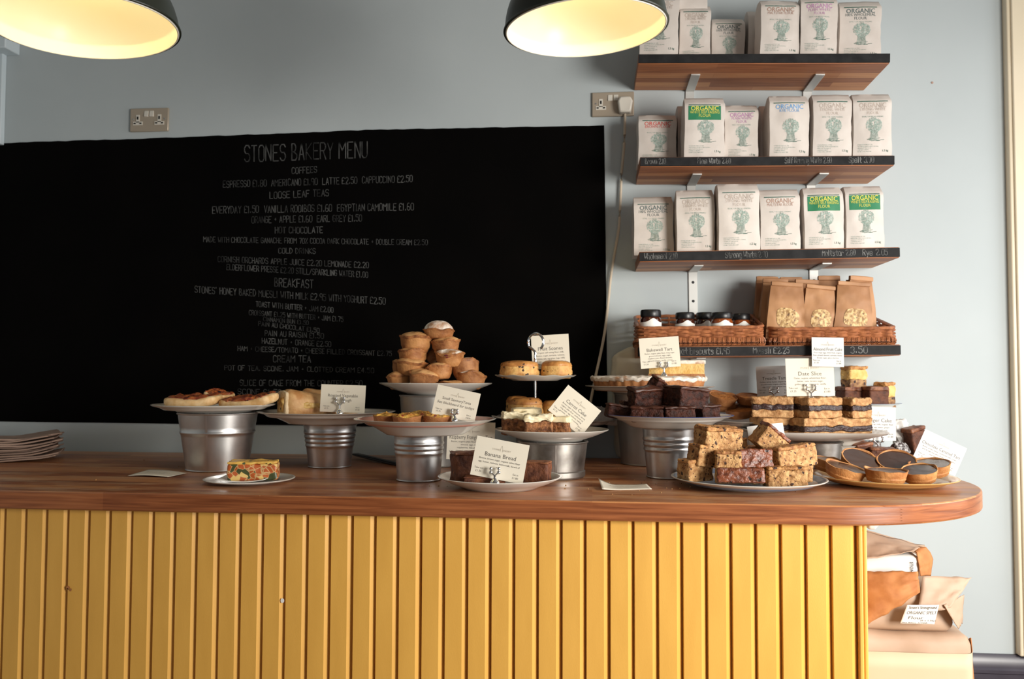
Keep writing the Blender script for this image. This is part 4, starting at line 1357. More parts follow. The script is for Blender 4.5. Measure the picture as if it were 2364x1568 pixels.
def pie(label, box, Y, top='pasteltop', tilt=(0, 0), group='little pies stacked in a pyramid', deep=.58, zb=None, berry=False, case='pastry'):
    _seed[0] += 1
    sd = _seed[0]
    c, W, Hh = middle(box, Y)
    r = W / 2
    h = max(Hh, W * deep)
    c.z = at((box[0] + box[2]) / 2, box[1], Y).z - h / 2
    if zb is not None: c.z = zb + h / 2
    t = thing('little_pie', label, 'pie', c, (R(tilt[0]), R(tilt[1]), sd * 1.1), group)
    wv, wv2 = wave(sd), wave(sd + 50, 8)
    hc = h * (.44 if top == 'sugar' else .70)
    M_ = Mesh()
    prof = [(0, 0), (r * .66, 0), (r * .76, .003), (r * .90, hc * .42), (r * .96, hc * .88), (r * 1.03, hc * .98), (r * 1.05, hc * 1.04), (r * 1.0, hc * 1.10), (r * .86, hc * 1.03), (r * .80, hc * .9), (0, hc * .9)]
    M_.lathe([(p[0], p[1] - h / 2) for p in prof], 72, cap=False, mis=[0, 0, 0, 0, 1, 1, 1, 1, 0, 0], fn=lambda a, q, z: (q * (1 + (.055 * wv(a) + .03 * wv2(a)) * (q > r * .83)) + .0018 * fbm((q * math.cos(a), q * math.sin(a), z), 48, sd), z + (.0052 * wv(a + 1) + .0026 * wv2(a)) * (q > r * .83) * (z > -h * .2)))
    M_.build('pastry_case', [case, 'pastryrim'], t, sharp=60)
    M_ = Mesh()
    k = 10
    prof = [(r * .955 * math.cos(math.pi / 2 * i / k) if i < k else 0, hc * .97 + (h - hc) * math.sin(math.pi / 2 * i / k)) for i in range(k + 1)]
    M_.lathe([(r * .93, hc * .93 - h / 2)] + [(p[0], p[1] - h / 2) for p in prof], 56, cap=False, fn=lambda a, q, z: (q * (1 + .05 * wv(a)), z + (.0035 * wv(a + 1) + .0012 * wv2(a)) * min(1, q / r) + .0016 * fbm((q * math.cos(a), q * math.sin(a), 0), 55, sd)))
    M_.build('lid', top, t, sharp=60)
    if berry:
        M_ = Mesh(); rough_block(M_, .012, .008, .010, .004, sd, .002, 90, 5)
        M_.build('berry_leak', 'berry', t, loc=(r * .62, -r * .72, h * .02), rot=(0, 0, -sd * 1.1))
    return t


Y4 = p4[1]
pie('sugar-dusted pie crowning the top of the pyramid', (977, 740, 1049, 783), Y4, 'sugar', (-4, 3), case='pastrydark')
pie('pie with a wavy rim on the second tier of the pyramid, away from the scones', (924, 765, 996, 812), Y4 - .01, 'pasteltop', (3, -2))
pie('pie on the second tier of the pyramid, directly below the sugared crown', (996, 776, 1062, 812), Y4 - .005, 'pasteltop', (-2, 2), case='pastrydark')
pie('pie on the third tier under the wavy-rimmed one', (920, 802, 986, 836), Y4 - .02, 'pasteltop', (5, -8))
pie('pie leaking dark berry juice on the third tier of the pyramid', (1005, 805, 1072, 845), Y4 - .035, 'sugarlight', (4, 5), berry=True)
pie('pie half hidden in the dark gap inside the pyramid', (985, 808, 1014, 838), Y4 + .03, 'pasteltop', (0, 50), case='pastrydark')
pie('plain domed pie on the fourth tier above the two bottom pies', (914, 825, 986, 866), Y4 - .035, 'pasteltop', (6, 0))
pie('dark pie tucked behind the domed one on the fourth tier', (905, 829, 950, 862), Y4 + .03, 'pasteltop', (0, -20), case='pastrydark')
pie('pale straight-sided pie on the fourth tier, in the middle of the heap', (983, 836, 1044, 876), Y4 - .05, 'pasteltop', (6, 4))
pie('sugared pie tipped on its side on the fourth tier, nearest the scones', (1042, 828, 1106, 876), Y4 - .015, 'sugarlight', (16, -22), case='pastrydark')
pie('bottom-tier pie with a sliver of crust sticking out, at the plate edge near the sourdough', (893, 853, 948, 887), Y4 - .035, 'pasteltop', (6, -6), deep=.74, zb=p4[2])
pie('browned pie at the front of the bottom tier of the pyramid', (945, 850, 1014, 888), Y4 - .078, 'pasteltop', (8, 5), case='pastrydark', deep=.66, zb=p4[2])
pie('low pie barely showing over the plate rim in front of the heap', (1012, 876, 1070, 888), Y4 - .078, 'pasteltop', (0, 0), deep=.33, zb=p4[2])
pie('bottom-tier pie with a flaking lid at the plate edge near the scone stand', (1052, 853, 1120, 889), Y4 - .024, 'sugarlight', (8, -8), case='pastrydark', deep=.64, zb=p4[2] + .002)


# --- flatbreads
def flatbread(label, box, Y, rot, d, tilt=(0, 0), seed=1, zb=None):
    c, W, Hh = middle(box, Y)
    if zb is not None: c.z = zb + Hh / 2
    t = thing('tomato_flatbread', label, 'flatbread', c, (R(tilt[0]), R(tilt[1]), R(rot)), 'tomato flatbreads on the tall bucket plate')
    w, h = W, Hh * .62
    M_ = Mesh()
    rough_block(M_, w, d, h, h * .48, seed, .004, 22, 14, fn=lambda p: (p.x * (1 - .18 * (abs(p.y) / (d / 2)) ** 2), p.y * (1 - .22 * (abs(p.x) / (w / 2)) ** 2), p.z + .25 * h * (abs(p.x) / (w / 2)) ** 3))
    M_.build('dough', 'dough', t, loc=(0, 0, -Hh / 2), sharp=60)
    M_ = Mesh()
    rough_block(M_, w * .82, d * .84, h * .55, h * .25, seed + 9, .0065, 55, 20, fn=lambda p: (p.x * (1 - .15 * (abs(p.y) / (d / 2)) ** 2), p.y * (1 - .2 * (abs(p.x) / (w / 2)) ** 2), p.z + .2 * h * (abs(p.x) / (w / 2)) ** 3))
    M_.build('tomato_topping', 'sauce', t, loc=(0, 0, -Hh / 2 + h * .62), sharp=60)
    return t


Y1 = p1[1]
flatbread('tomato flatbread at the outer end of the plate on the tall bare bucket', (386, 906, 508, 937), Y1 - .03, 3, .12, (6, -2), 1)
flatbread('tomato flatbread overhanging the plate edge next to the sourdough', (508, 906, 641, 938), Y1 - .01, -3, .11, (7, -6), 2)
flatbread('dark-topped flatbread piece laid across the two others', (478, 897, 536, 924), Y1 + .035, -10, .09, (5, 12), 3)


# --- roasted vegetable sourdough
def sandwich(label, box, Y, rot, seed, ratio, zb, cut=True):
    c, W, Hh = middle(box, Y)
    w = W / (math.cos(R(abs(rot))) + ratio * math.sin(R(abs(rot)))); d = w * ratio; h = Hh
    c.z = zb + h / 2
    t = thing('sourdough_sandwich', label, 'sandwich', c, (0, 0, R(rot)), 'roasted vegetable sourdough sandwiches')
    shape = lambda p: (p.x, p.y, p.z * (1 - .22 * max(0, (p.x / w + .5)) - .10 * abs(p.y / d * 2) ** 2))
    M_ = Mesh(); rough_block(M_, w, d, h, h * .30, seed, .0030, 26, 18, fn=shape, fine=.0006); M_.build('crust', 'crust', t, loc=(0, 0, -h / 2), sharp=60)
    if cut:
        M_ = Mesh(); rough_block(M_, .012, d * .86, h * .86, .005, seed + 4, .0018, 50, 12, fine=.0006, fn=lambda p: (p.x, p.y, p.z * (1 - .10 * abs(p.y / d * 2) ** 2)))
        M_.build('cut_crumb', 'crumb', t, loc=(-w / 2 + .003, 0, -h * .45), sharp=60)
        M_ = Mesh(); rough_block(M_, .016, d * .60, h * .50, .006, seed + 5, .004, 60, 16, fine=.001)
        M_.build('vegetable_filling', 'veg', t, loc=(-w / 2 + .001, .0, -h * .32), sharp=60)
    M_ = Mesh(); rough_block(M_, w * .55, .012, h * .20, .005, seed + 6, .004, 60, 14, fine=.001)
    M_.build('side_filling', 'veg', t, loc=(w * .10, -d / 2 + .004, -h * .20), sharp=60)
    return t


Y2 = p2[1]
sandwich('roasted vegetable sourdough sandwich showing its filled cut end beside the card', (641, 890, 752, 956), Y2 - .045, 40, 1, .72, p2[2])
sandwich('sourdough sandwich leaning behind the filled one, mostly hidden by the card', (690, 886, 790, 950), Y2 + .06, 24, 2, .6, p2[2], False)
sandwich('sourdough sandwich whose crust just shows over the top of its card', (758, 883, 832, 946), Y2 + .045, -10, 3, .7, p2[2], False)
M_ = Mesh(); rough_block(M_, .044, .016, .012, .005, 4, .003, 60, 9)
c = at(748, 950, Y2 - .11)
tag(M_.build('roasted_pepper', 'pepper', None, (c.x, Y2 - .102, p2[2]), sharp=60), 'strip of red roasted pepper lying by the sourdough card', 'pepper')


# --- savoury tarts
def round_tart(name, label, cat, group, box, Y, fill, case, h=None, tilt=(0, 0), zb=None, lip=.10, depth_fill=.18, seed=None, rough=.002, rise=0.0):
    _seed[0] += 1
    sd = seed or _seed[0]
    c, W, Hh = middle(box, Y)
    r = W / 2
    h = h or Hh
    if zb is not None: c.z = zb + h / 2 + r * abs(math.sin(R(tilt[0])))
    t = thing(name, label, cat, c, (R(tilt[0]), R(tilt[1]), 0), group)
    wv, wv2 = wave(sd), wave(sd + 31, 8)
    M_ = Mesh()
    prof = [(0, 0), (r * .80, 0), (r * .84, .001), (r * .985, h * .95), (r, h), (r * (1 - lip * .4), h * 1.02), (r * (1 - lip), h * (1 - depth_fill * .6)), (r * (1 - lip * 1.2), h * .3), (0, h * .3)]
    M_.lathe([(p[0], p[1] - h / 2) for p in prof], 64, cap=False, fn=lambda a, q, z: (q * (1 + .012 * wv(a) + .010 * wv2(a)) + .0008 * fbm((q * math.cos(a), q * math.sin(a), z), 70, sd), z + (.0016 * wv(a) + .0018 * wv2(a)) * (z > h * .3)))
    M_.build('pastry_case', case, t, sharp=60)
    M_ = Mesh()
    rr = r * (1 - lip * .8)
    zt = h * (1 - depth_fill)
    prof = [(0, h * .45), (r * .80, h * .45), (rr, zt)] + [(rr * q, zt + rise * (1 - q * q)) for q in (.97, .85, .7, .55, .4, .25, .1)] + [(0, zt + rise)]
    M_.lathe([(p[0], p[1] - h / 2) for p in prof], 64, cap=False, fn=lambda a, q, z: (q, z + rough * fbm((q * math.cos(a), q * math.sin(a), 0), 60, sd) * (z > 0)))
    M_.build('filling', fill, t, sharp=60)
    return t


Y3 = p3[1]
G = 'savoury tarts on the pink-lined plate'
round_tart('savoury_tart', 'savoury tart at the end of the row on the pink-lined plate, farthest from the card', 'savoury tart', G, (862, 950, 920, 974), Y3 - .02, 'savoury', 'pastrydark', .024, (3, 0), p3[2], rough=.007, rise=.009, depth_fill=.06, lip=.07)
round_tart('savoury_tart', 'savoury tart second along on the pink-lined plate', 'savoury tart', G, (906, 951, 976, 975), Y3 - .055, 'savoury', 'pastrydark', .024, (3, 0), p3[2], rough=.007, rise=.008, depth_fill=.06, lip=.07)
round_tart('savoury_tart', 'savoury tart behind the others in the middle of the pink-lined plate', 'savoury tart', G, (936, 951, 1000, 972), Y3 + .03, 'savoury', 'pastrydark', .026, (2, 0), p3[2], rough=.007, rise=.009, depth_fill=.06, lip=.07)
round_tart('savoury_tart', 'savoury tart touching the clip of the Small Savoury Tarts card', 'savoury tart', G, (976, 953, 1046, 976), Y3 - .045, 'savoury', 'pastrydark', .025, (3, 0), p3[2], rough=.007, rise=.008, depth_fill=.06, lip=.07)


# --- scones
def scone(label, box, Y, zb, seed, rz=0, tilt=(0, 0)):
    c, W, Hh = middle(box, Y); r = W / 2; h = Hh
    t = thing('fruit_scone', label, 'scone', (c.x, Y, zb), (R(tilt[0]), R(tilt[1]), rz), 'fruit scones on the two-tier stand')
    wv = wave(seed)
    f = lambda a, q, z: (q * (1 + .05 * wv(a)) + .0028 * fbm((q * math.cos(a), q * math.sin(a), z), 38, seed), z + .002 * fbm((q * math.cos(a), q * math.sin(a), z + 1), 30, seed) * (z > .004))
    M_ = Mesh(); M_.lathe([(0, 0), (r * .90, 0), (r * .97, h * .1), (r, h * .28), (r * .985, h * .42), (r * .94, h * .52), (r * .96, h * .60), (r * .93, h * .72), (0, h * .72)], 56, cap=False, fn=f); M_.build('crumb', 'scone', t, sharp=60)
    M_ = Mesh(); M_.lathe([(0, h * .6), (r * .93, h * .66), (r * .96, h * .74), (r * .90, h * .88), (r * .72, h * .97), (r * .4, h), (0, h * 1.0)], 56, cap=False, fn=f); M_.build('glazed_top', 'sconetop', t, sharp=60)
    return t


scone('fruit scone on the upper tier, on the side of the pies', (1154, 826, 1244, 866), Ys - .02, TIER_UP, 3)
scone('fruit scone on the upper tier, in front of its card', (1248, 825, 1322, 866), Ys + .0, TIER_UP, 8, 1.0)
scone('fruit scone on the lower tier showing above the carrot cake', (1176, 920, 1254, 968), Ys - .03, TIER_LO, 5, .5)
scone('fruit scone at the back of the lower tier, in the shade', (1252, 928, 1306, 968), Ys + .03, TIER_LO, 6, 2.0)
scone('dark fruit scone at the back of the lower tier behind the front one', (1168, 914, 1222, 962), Ys + .055, TIER_LO, 11, 2.4)

# --- carrot cake
CARROT = [('crumb', 'carrot', .70, 0), ('cream_icing', 'icing', .30, .002)]
G = 'carrot cake squares'
Y5 = p5[1]
cake('carrot_cake_square', 'iced carrot cake square at the plate edge next to the savoury tarts', 'cake', G, (1156, 951, 1218, 997), Y5 - .012, CARROT, 20, .62, p5[2], amp=.003, freq=50, n=22, fine=.0022, wavy=.006)
cake('carrot_cake_square', 'carrot cake square facing forward in the middle of its plate', 'cake', G, (1209, 958, 1276, 998), Y5 - .075, CARROT, 6, .7, p5[2], amp=.003, freq=50, n=22, fine=.0022, wavy=.006)
cake('carrot_cake_square', 'carrot cake square behind the clip of its own card', 'cake', G, (1270, 962, 1318, 997), Y5 - .05, CARROT, -14, .9, p5[2], amp=.003, freq=50)
cake('carrot_cake_square', 'tallest thickly iced carrot cake square at the back of the plate', 'cake', G, (1180, 942, 1250, 992), Y5 + .03, [('crumb', 'carrot', .60, 0), ('cream_icing', 'icing', .40, .002)], 10, .8, p5[2], amp=.004, freq=40)

# --- banana bread
BAN = [('crumb', 'banana', .90, 0), ('crust', 'bananatop', .10, .001)]
G = 'slices of banana bread'
Y12 = p12[1]
cake('banana_bread_slice', 'banana bread block beside its card, on the side of the small ribbed bucket', 'banana bread', G, (1035, 1042, 1118, 1114), Y12 - .01, BAN, 24, .9, p12[2], amp=.004, freq=32)
cake('banana_bread_slice', 'banana bread block showing past the card on the tin side', 'banana bread', G, (1196, 1064, 1274, 1112), Y12 + .0, BAN, -12, .6, p12[2], amp=.0025)
cake('banana_bread_slice', 'low banana bread slice lying under the lower edge of its card', 'banana bread', G, (1072, 1099, 1166, 1113), Y12 - .07, BAN, 4, .6, p12[2], amp=.0025)

# --- vegetable tortilla on a paper napkin
Y11 = p11[1]
def sheet(M_, fn, nu=16, nv=10, mi=0):
    return M_.grid(nu, nv, fn, mi)
M_ = Mesh()
c = at(575, 1105, Y11)
sheet(M_, lambda u, v: ((u - .5) * .125, (v - .5) * .095, .0035 + .006 * (abs(u - .5) * 2) ** 4 + .001 * math.sin(u * 9)))
o = M_.build('paper_napkin', 'paper', None, (c.x - .004, Y11 - .012, p11[2]), (0, 0, R(8)), sharp=0)
so = o.modifiers.new('thickness', 'SOLIDIFY'); so.thickness = .0012
tag(o, 'white paper napkin under the tortilla square on the small plate', 'napkin')
cake('tortilla_square', 'square of vegetable tortilla with orange chunks on a small white plate', 'tortilla', None, (527, 1063, 645, 1106), Y11 - .005,
     [('filling', 'sweetpotato', .86, 0), ('egg_top', 'egg', .14, -.0005)], 16, .55, p11[2] + .004, amp=.0028, n=22, r=.006, fine=.0008, wavy=.003)

# --- bakewell tart and its slice
Y6 = p6[1]
c, W, Hh = middle((1362, 868, 1631, 893), Y6)
t = thing('bakewell_tart', 'large round Bakewell tart with fluted sides and white icing', 'tart', (c.x, Y6, p6[2]))
r = W / 2; h = at(1500, 874, Y6).z - p6[2]
wv = wave(7, 9)
M_ = Mesh(); M_.lathe([(0, 0), (r * .90, 0), (r * .96, h), (r * .93, h), (0, h * .8)], 220, cap=False, fn=lambda a, q, z: (q * (1 + (.012 * math.cos(a * 40) if q > r * .85 else 0)), z)); M_.build('fluted_case', 'pastrydark', t, sharp=60)
M_ = Mesh()
prof = [(r * .93, h * .75), (r * .99, h * .88), (r * 1.0, h * 1.05)] + [(r * q, h * (1.12 + .12 * (1 - q))) for q in (.97, .88, .78, .66, .54, .42, .3, .18, .08)] + [(0, h * 1.24)]
M_.lathe(prof, 160, cap=False, fn=lambda a, q, z: (q * (1 + .012 * wv(a)), z + .0045 * fbm((q * math.cos(a), q * math.sin(a), 0), 45, 2) + (.002 * math.cos(a * 40) if q > r * .95 else 0))); M_.build('icing', 'whiteicing', t, sharp=60)
TT = p6[2] + h * 1.16
c, W, Hh = middle((1498, 834, 1626, 872), Y6 - .02)
t = thing('bakewell_slice', 'cut wedge of Bakewell tart lying on the whole tart', 'tart', (c.x, Y6 - .02, TT - .001), (0, 0, R(-6)))
w = W * .98; h = Hh
def wedge(z0, z1, grow=0):
    n = 14
    lo = [(-w / 2 - grow, -.035 - grow)] + [(w / 2 * math.cos(R(q)) * 1.0 + grow, -.035 - grow + (.10 + grow) * math.sin(R(q))) for q in range(0, 91, 9)] + [(-w * .30, .075)]
    m = len(lo)
    M_ = Mesh()
    f = lambda x, y, z: (x + .001 * fbm((x, y, z), 50, 3), y + .001 * fbm((y, x, z), 50, 4), z)
    M_.add([f(x, y, z0) for x, y in lo] + [f(x, y, z1) for x, y in lo], [tuple(range(m)), tuple(range(2 * m - 1, m - 1, -1))] + [(i, (i + 1) % m, m + (i + 1) % m, m + i) for i in range(m)])
    return M_
wedge(0, h * .18, .002).build('pastry_base', 'pastrydark', t)
wedge(h * .16, h * .80).build('almond_sponge', 'sponge', t)
M_ = Mesh(); rough_block(M_, w * 1.04, .115, h * .26, .004, 3, .003, 40, 12, fn=lambda p: (p.x, p.y + .022, p.z)); M_.build('icing', 'whiteicing', t, loc=(0, 0, h * .77), sharp=60)

# --- brownies
BRO = [('crumb', 'brownie', .84, 0), ('crust', 'brownietop', .16, .0012)]
G = 'chocolate brownies'
Y7 = p7[1]
q = lambda lab, box, dy, rot, ratio=.8, zb=None, tilt=(0, 0), **k: cake('brownie', lab, 'brownie', G, box, Y7 + dy, BRO, rot, ratio, zb, tilt, amp=.0032, freq=38, r=.0045, n=20, fine=.0012, wavy=.002, **k)
q('brownie standing on edge at the very top of the heap', (1492, 874, 1540, 912), .03, 40, .7, None, (20, 25))
q('tall matt brownie on the heap, on the side of the carrot cake', (1448, 893, 1533, 944), -.02, 22, .6, None, (8, -4))
q('big brownie with a glossy cut side on the heap, nearest the treacle tarts', (1530, 893, 1638, 942), -.035, 32, .8, None, (2, 5))
q('flat brownie poking out over the plate rim beside the carrot cake card', (1396, 935, 1460, 960), -.01, 8, .9, p7[2] + .004, (0, 10))
q('small brownie wedged behind the flat one at the plate rim', (1430, 924, 1470, 960), .05, 20, .9, p7[2])
q('bottom brownie at the front of the plate under the matt one', (1455, 938, 1534, 968), -.075, -6, .6, p7[2])
q('bottom brownie with a rough face at the front middle of the plate', (1527, 938, 1606, 968), -.08, 10, .6, p7[2])
q('bottom brownie at the plate end below the treacle tarts', (1603, 934, 1664, 966), -.02, 24, .8, p7[2])
q('brownie buried in the middle of the heap behind the glossy one', (1520, 905, 1590, 960), .06, 10, .8, p7[2] + .01)

# --- treacle tarts
G = 'treacle tarts'
Y8 = p8[1]
z8 = p8[2]
rt_ = lambda lab, box, dy, tilt, zb=None: round_tart('treacle_tart', lab, 'treacle tart', G, box, Y8 + dy, 'treacle', 'pastrydark', .026, tilt, zb, lip=.14, depth_fill=.12, rough=.0025, rise=.003)
rt_('treacle tart tipped towards the shop on top of the pile by the brownies', (1634, 906, 1702, 936), -.03, (17, 10))
rt_('treacle tart on top of the pile below the Treacle Tart card', (1697, 912, 1768, 934), -.02, (9, 3))
rt_('treacle tart on top at the far end of the pile, beside the Date Slice card', (1766, 915, 1834, 934), -.015, (8, 0))
rt_('bottom-row treacle tart at the front, just clear of the brownie plate', (1674, 942, 1742, 966), -.055, (9, -6))
rt_('treacle tart lying under the tipped one', (1638, 931, 1704, 950), .0, (3, 4))
rt_('treacle tart lying under the one below its card', (1702, 931, 1768, 950), .02, (3, 0))
rt_('treacle tart at the bottom of the pile, mostly behind the date slices', (1750, 938, 1816, 964), -.01, (3, 0))

# --- date slices
DAT = [('oat_base', 'flapjack', .36, 0), ('date_filling', 'date', .26, .0012), ('oat_topping', 'flapjack', .38, .0008)]
G = 'date slices in two layers'
Y9 = p9[1]; z9 = p9[2]
hl = at(1870, 963, Y9).z - z9
dq = lambda lab, x0, x1, dy, rot, ratio, z, hh: cake('date_slice', lab, 'date slice', G, (x0, 900, x1, 930), Y9 + dy, DAT, rot, ratio, z, amp=.0024, freq=50, n=22, fine=.0020, wavy=.0050,
     dims=((lambda W: (W / (math.cos(R(abs(rot))) + ratio * math.sin(R(abs(rot)))), W / (math.cos(R(abs(rot))) + ratio * math.sin(R(abs(rot)))) * ratio, hh))((x1 - x0) * mpp(1870, 950, Y9 + dy))))
dq('date slice of the lower layer with its long filled side facing the window', 1816, 2011, -.035, 20, .40, z9, hl)
dq('date slice of the lower layer at the end by the treacle tarts', 1732, 1836, -.02, 20, .7, z9, hl)
dq('date slice at the back of the lower layer', 1776, 1935, .06, 20, .4, z9, hl)
dq('dark-filled date slice of the upper layer nearest the treacle tarts', 1733, 1832, -.03, -10, .5, z9 + hl, hl)
dq('date slice of the upper layer below the Date Slice card', 1826, 1941, -.045, 24, .75, z9 + hl, hl)
dq('date slice of the upper layer with filling oozing out at the window end', 1936, 2010, -.01, 28, .8, z9 + hl, hl * .97)
dq('date slice at the back of the upper layer behind the card clip', 1800, 1900, .055, 10, .5, z9 + hl, hl * .98)

# --- almond fruit cake
ALM = [('fruit_layer', 'almondfruit', .42, 0), ('sponge', 'sponge', .43, -.0005), ('crumble_top', 'crumbtop', .15, .001)]
G = 'almond fruit cake squares'
Y10 = p10[1]; z10 = p10[2]
cake('almond_cake_square', 'tall yellow almond fruit cake square on top of the others', 'almond cake', G, (1926, 845, 2012, 900), Y10 - .01, ALM, 30, .75, None, amp=.0025, n=22, fine=.001, wavy=.003)
cake('almond_cake_square', 'almond fruit cake square at the open end of its plate, yellow side lit', 'almond cake', G, (2000, 882, 2076, 930), Y10 - .01, ALM, 36, .9, z10, amp=.0025, n=20, fine=.001, wavy=.003)
for lab, box, dy, rot in (('almond fruit cake square under the tall one, dark side out', (1926, 893, 1996, 930), -.03, 24), ('almond fruit cake square showing a chocolate-brown face in the middle of the plate', (1990, 892, 2050, 930), -.055, 18),
                          ('almond fruit cake square behind the Date Slice card', (1890, 890, 1945, 930), .0, 10)):
    cake('almond_cake_square', lab, 'almond cake', G, box, Y10 + dy, [('fruit_layer', 'ginger', .8, 0), ('crumble_top', 'bananatop', .2, .001)], rot, .7, z10, amp=.003)

# --- ginger cake and crumpled paper
G = 'ginger cake squares'
Y15 = p15[1]; z15 = p15[2]
GIN = [('crumb', 'ginger', .84, 0), ('sticky_crust', 'bananatop', .16, .001)]
GIC = [('crumb', 'ginger', .72, 0), ('cracked_icing', 'crackle', .28, .001)]
cake('ginger_cake_square', 'dark ginger cake square at the plate end behind the caramel tarts', 'ginger cake', G, (1962, 1020, 2014, 1068), Y15 - .02, GIN, 20, .8, None, (6, -8), amp=.003)
cake('ginger_cake_square', 'ginger cake square under the clip of its card', 'ginger cake', G, (2005, 1032, 2066, 1074), Y15 - .045, GIN, -8, .8, None, amp=.003)
cake('ginger_cake_square', 'ginger cake square with cracked white icing beside the card clip', 'ginger cake', G, (2052, 1022, 2094, 1062), Y15 + .0, GIC, 24, .9, None, (55, 0), amp=.003)
cake('ginger_cake_square', 'small ginger cake piece with a patch of cracked icing behind the card clip', 'ginger cake', G, (2002, 1018, 2030, 1050), Y15 + .03, GIC, 10, .9, None, (45, 0), amp=.003)
cake('ginger_cake_square', 'tall ginger cake block standing behind the Chocolate Caramel Tart card', 'ginger cake', G, (2086, 984, 2140, 1050), Y15 + .02, GIN, 26, .7, None, (0, -12), amp=.003)
cake('ginger_cake_square', 'low ginger cake slice under the tall standing block', 'ginger cake', G, (2064, 1050, 2130, 1072), Y15 - .05, GIN, 4, .8, None, amp=.003)
c = at(2084, 1002, Y15 + .06)
M_ = Mesh()
rough_block(M_, .055, .05, .105, .022, 5, .016, 28, 14, fn=lambda p: (p.x + .006 * math.sin(p.z * 60), p.y, p.z))
tag(M_.build('crumpled_paper', 'paper', None, (c.x, Y15 + .06, at(2084, 1045, Y15 + .06).z), (0, R(-8), 0), sharp=25), 'crumpled white paper standing between the ginger cake card and the tall block', 'paper')

# --- bread pudding squares
PUD = [('crumb', 'pudding', .84, 0), ('baked_crust', 'pudcrust', .16, -.0003)]
PUS = [('crumb', 'pudding', .84, 0), ('sticky_top', 'puddingtop', .16, .0002)]
G = 'bread pudding squares'
Y13 = p13[1]; z13 = p13[2]
pq = lambda lab, box, dy, rot, ratio, zb=None, tilt=(0, 0), **k: cake('pudding_square', lab, 'bread pudding', G, box, Y13 + dy, PUS if 'sticky' in lab or 'glossy' in lab or 'dark' in lab else PUD, rot, ratio, zb, tilt, amp=.0024, freq=60, n=24, r=.0035, fine=.0011, **k)
pq('largest bread pudding square on top of the heap, nearest the brownie bucket', (1600, 984, 1714, 1042), -.01, 24, .62, None, (5, 3))
pq('bread pudding square tipped on its corner at the top, glossy side to the window', (1724, 982, 1828, 1050), .02, 14, .6, None, (6, 38), dims=(.075, .055, .062))
pq('pale bread pudding square in the middle layer, at the bucket end', (1586, 1026, 1660, 1076), -.035, 34, .7, None, (3, 6))
pq('narrow plain bread pudding square in the middle layer, under the largest one', (1650, 1040, 1710, 1084), -.065, -2, .9)
pq('bread pudding square with its sticky dark top turned to the front, middle layer', (1698, 1038, 1782, 1084), -.055, 8, .6, None, (78, 0), dims=(.080, .046, .050))
pq('bread pudding square with a pale cut face in the middle layer, by the mottled tin', (1770, 1027, 1888, 1080), -.03, 26, .42, None, (-4, -6))
pq('bottom bread pudding square at the plate end below the brownies', (1562, 1060, 1646, 1110), -.035, 30, .7, z13 + .010)
pq('bottom bread pudding square with a sticky dark face at the front of the plate', (1648, 1080, 1766, 1118), -.088, -3, .5, None, (80, 0), dims=(.112, .036, .056))
pq('bottom bread pudding square with a pale crumb face at the front of the plate', (1764, 1076, 1860, 1120), -.070, 4, .55, z13 + .002)
pq('dark bread pudding piece at the plate end beside the caramel tarts', (1846, 1066, 1876, 1106), -.01, 16, 1.0, z13 + .008)
pq('bread pudding square hidden at the back of the heap', (1690, 1030, 1780, 1090), .06, 10, .7, z13 + .01)
pq('crust end of bread pudding peeping out behind the largest square', (1690, 1010, 1724, 1050), .05, 10, 1.0)

# --- chocolate caramel tarts
G = 'chocolate caramel tarts'
Y14 = p14[1]; z14 = p14[2]
ct = lambda lab, x0, x1, ym, dy, tilt, h=.030: round_tart('caramel_tart', lab, 'caramel tart', G, (x0, ym - 12, x1, ym + 12), Y14 + dy, 'choc', 'pastry', h, tilt, None, lip=.085, depth_fill=.07, rough=.0003)
ct('caramel tart tipped forward at the back of the ochre plate, nearest the pudding plate', 1938, 2030, 1070, .03, (29, 12))
ct('caramel tart tipped forward at the back of the ochre plate, in the middle', 2024, 2114, 1073, .03, (27, -6))
ct('caramel tart at the front of the ochre plate, beside the pudding plate', 1902, 1998, 1090, -.05, (10, 14))
ct('caramel tart at the front middle of the ochre plate, showing only its pastry side', 1996, 2094, 1098, -.095, (2, 2))
ct('caramel tart leaning at the front of the ochre plate towards the card', 2082, 2164, 1096, -.06, (13, -9))
ct('caramel tart at the window end of the ochre plate in front of its card', 2100, 2194, 1082, -.015, (9, -8))
ct('caramel tart half hidden behind the front one by the pudding plate', 1878, 1950, 1074, .045, (8, 10))


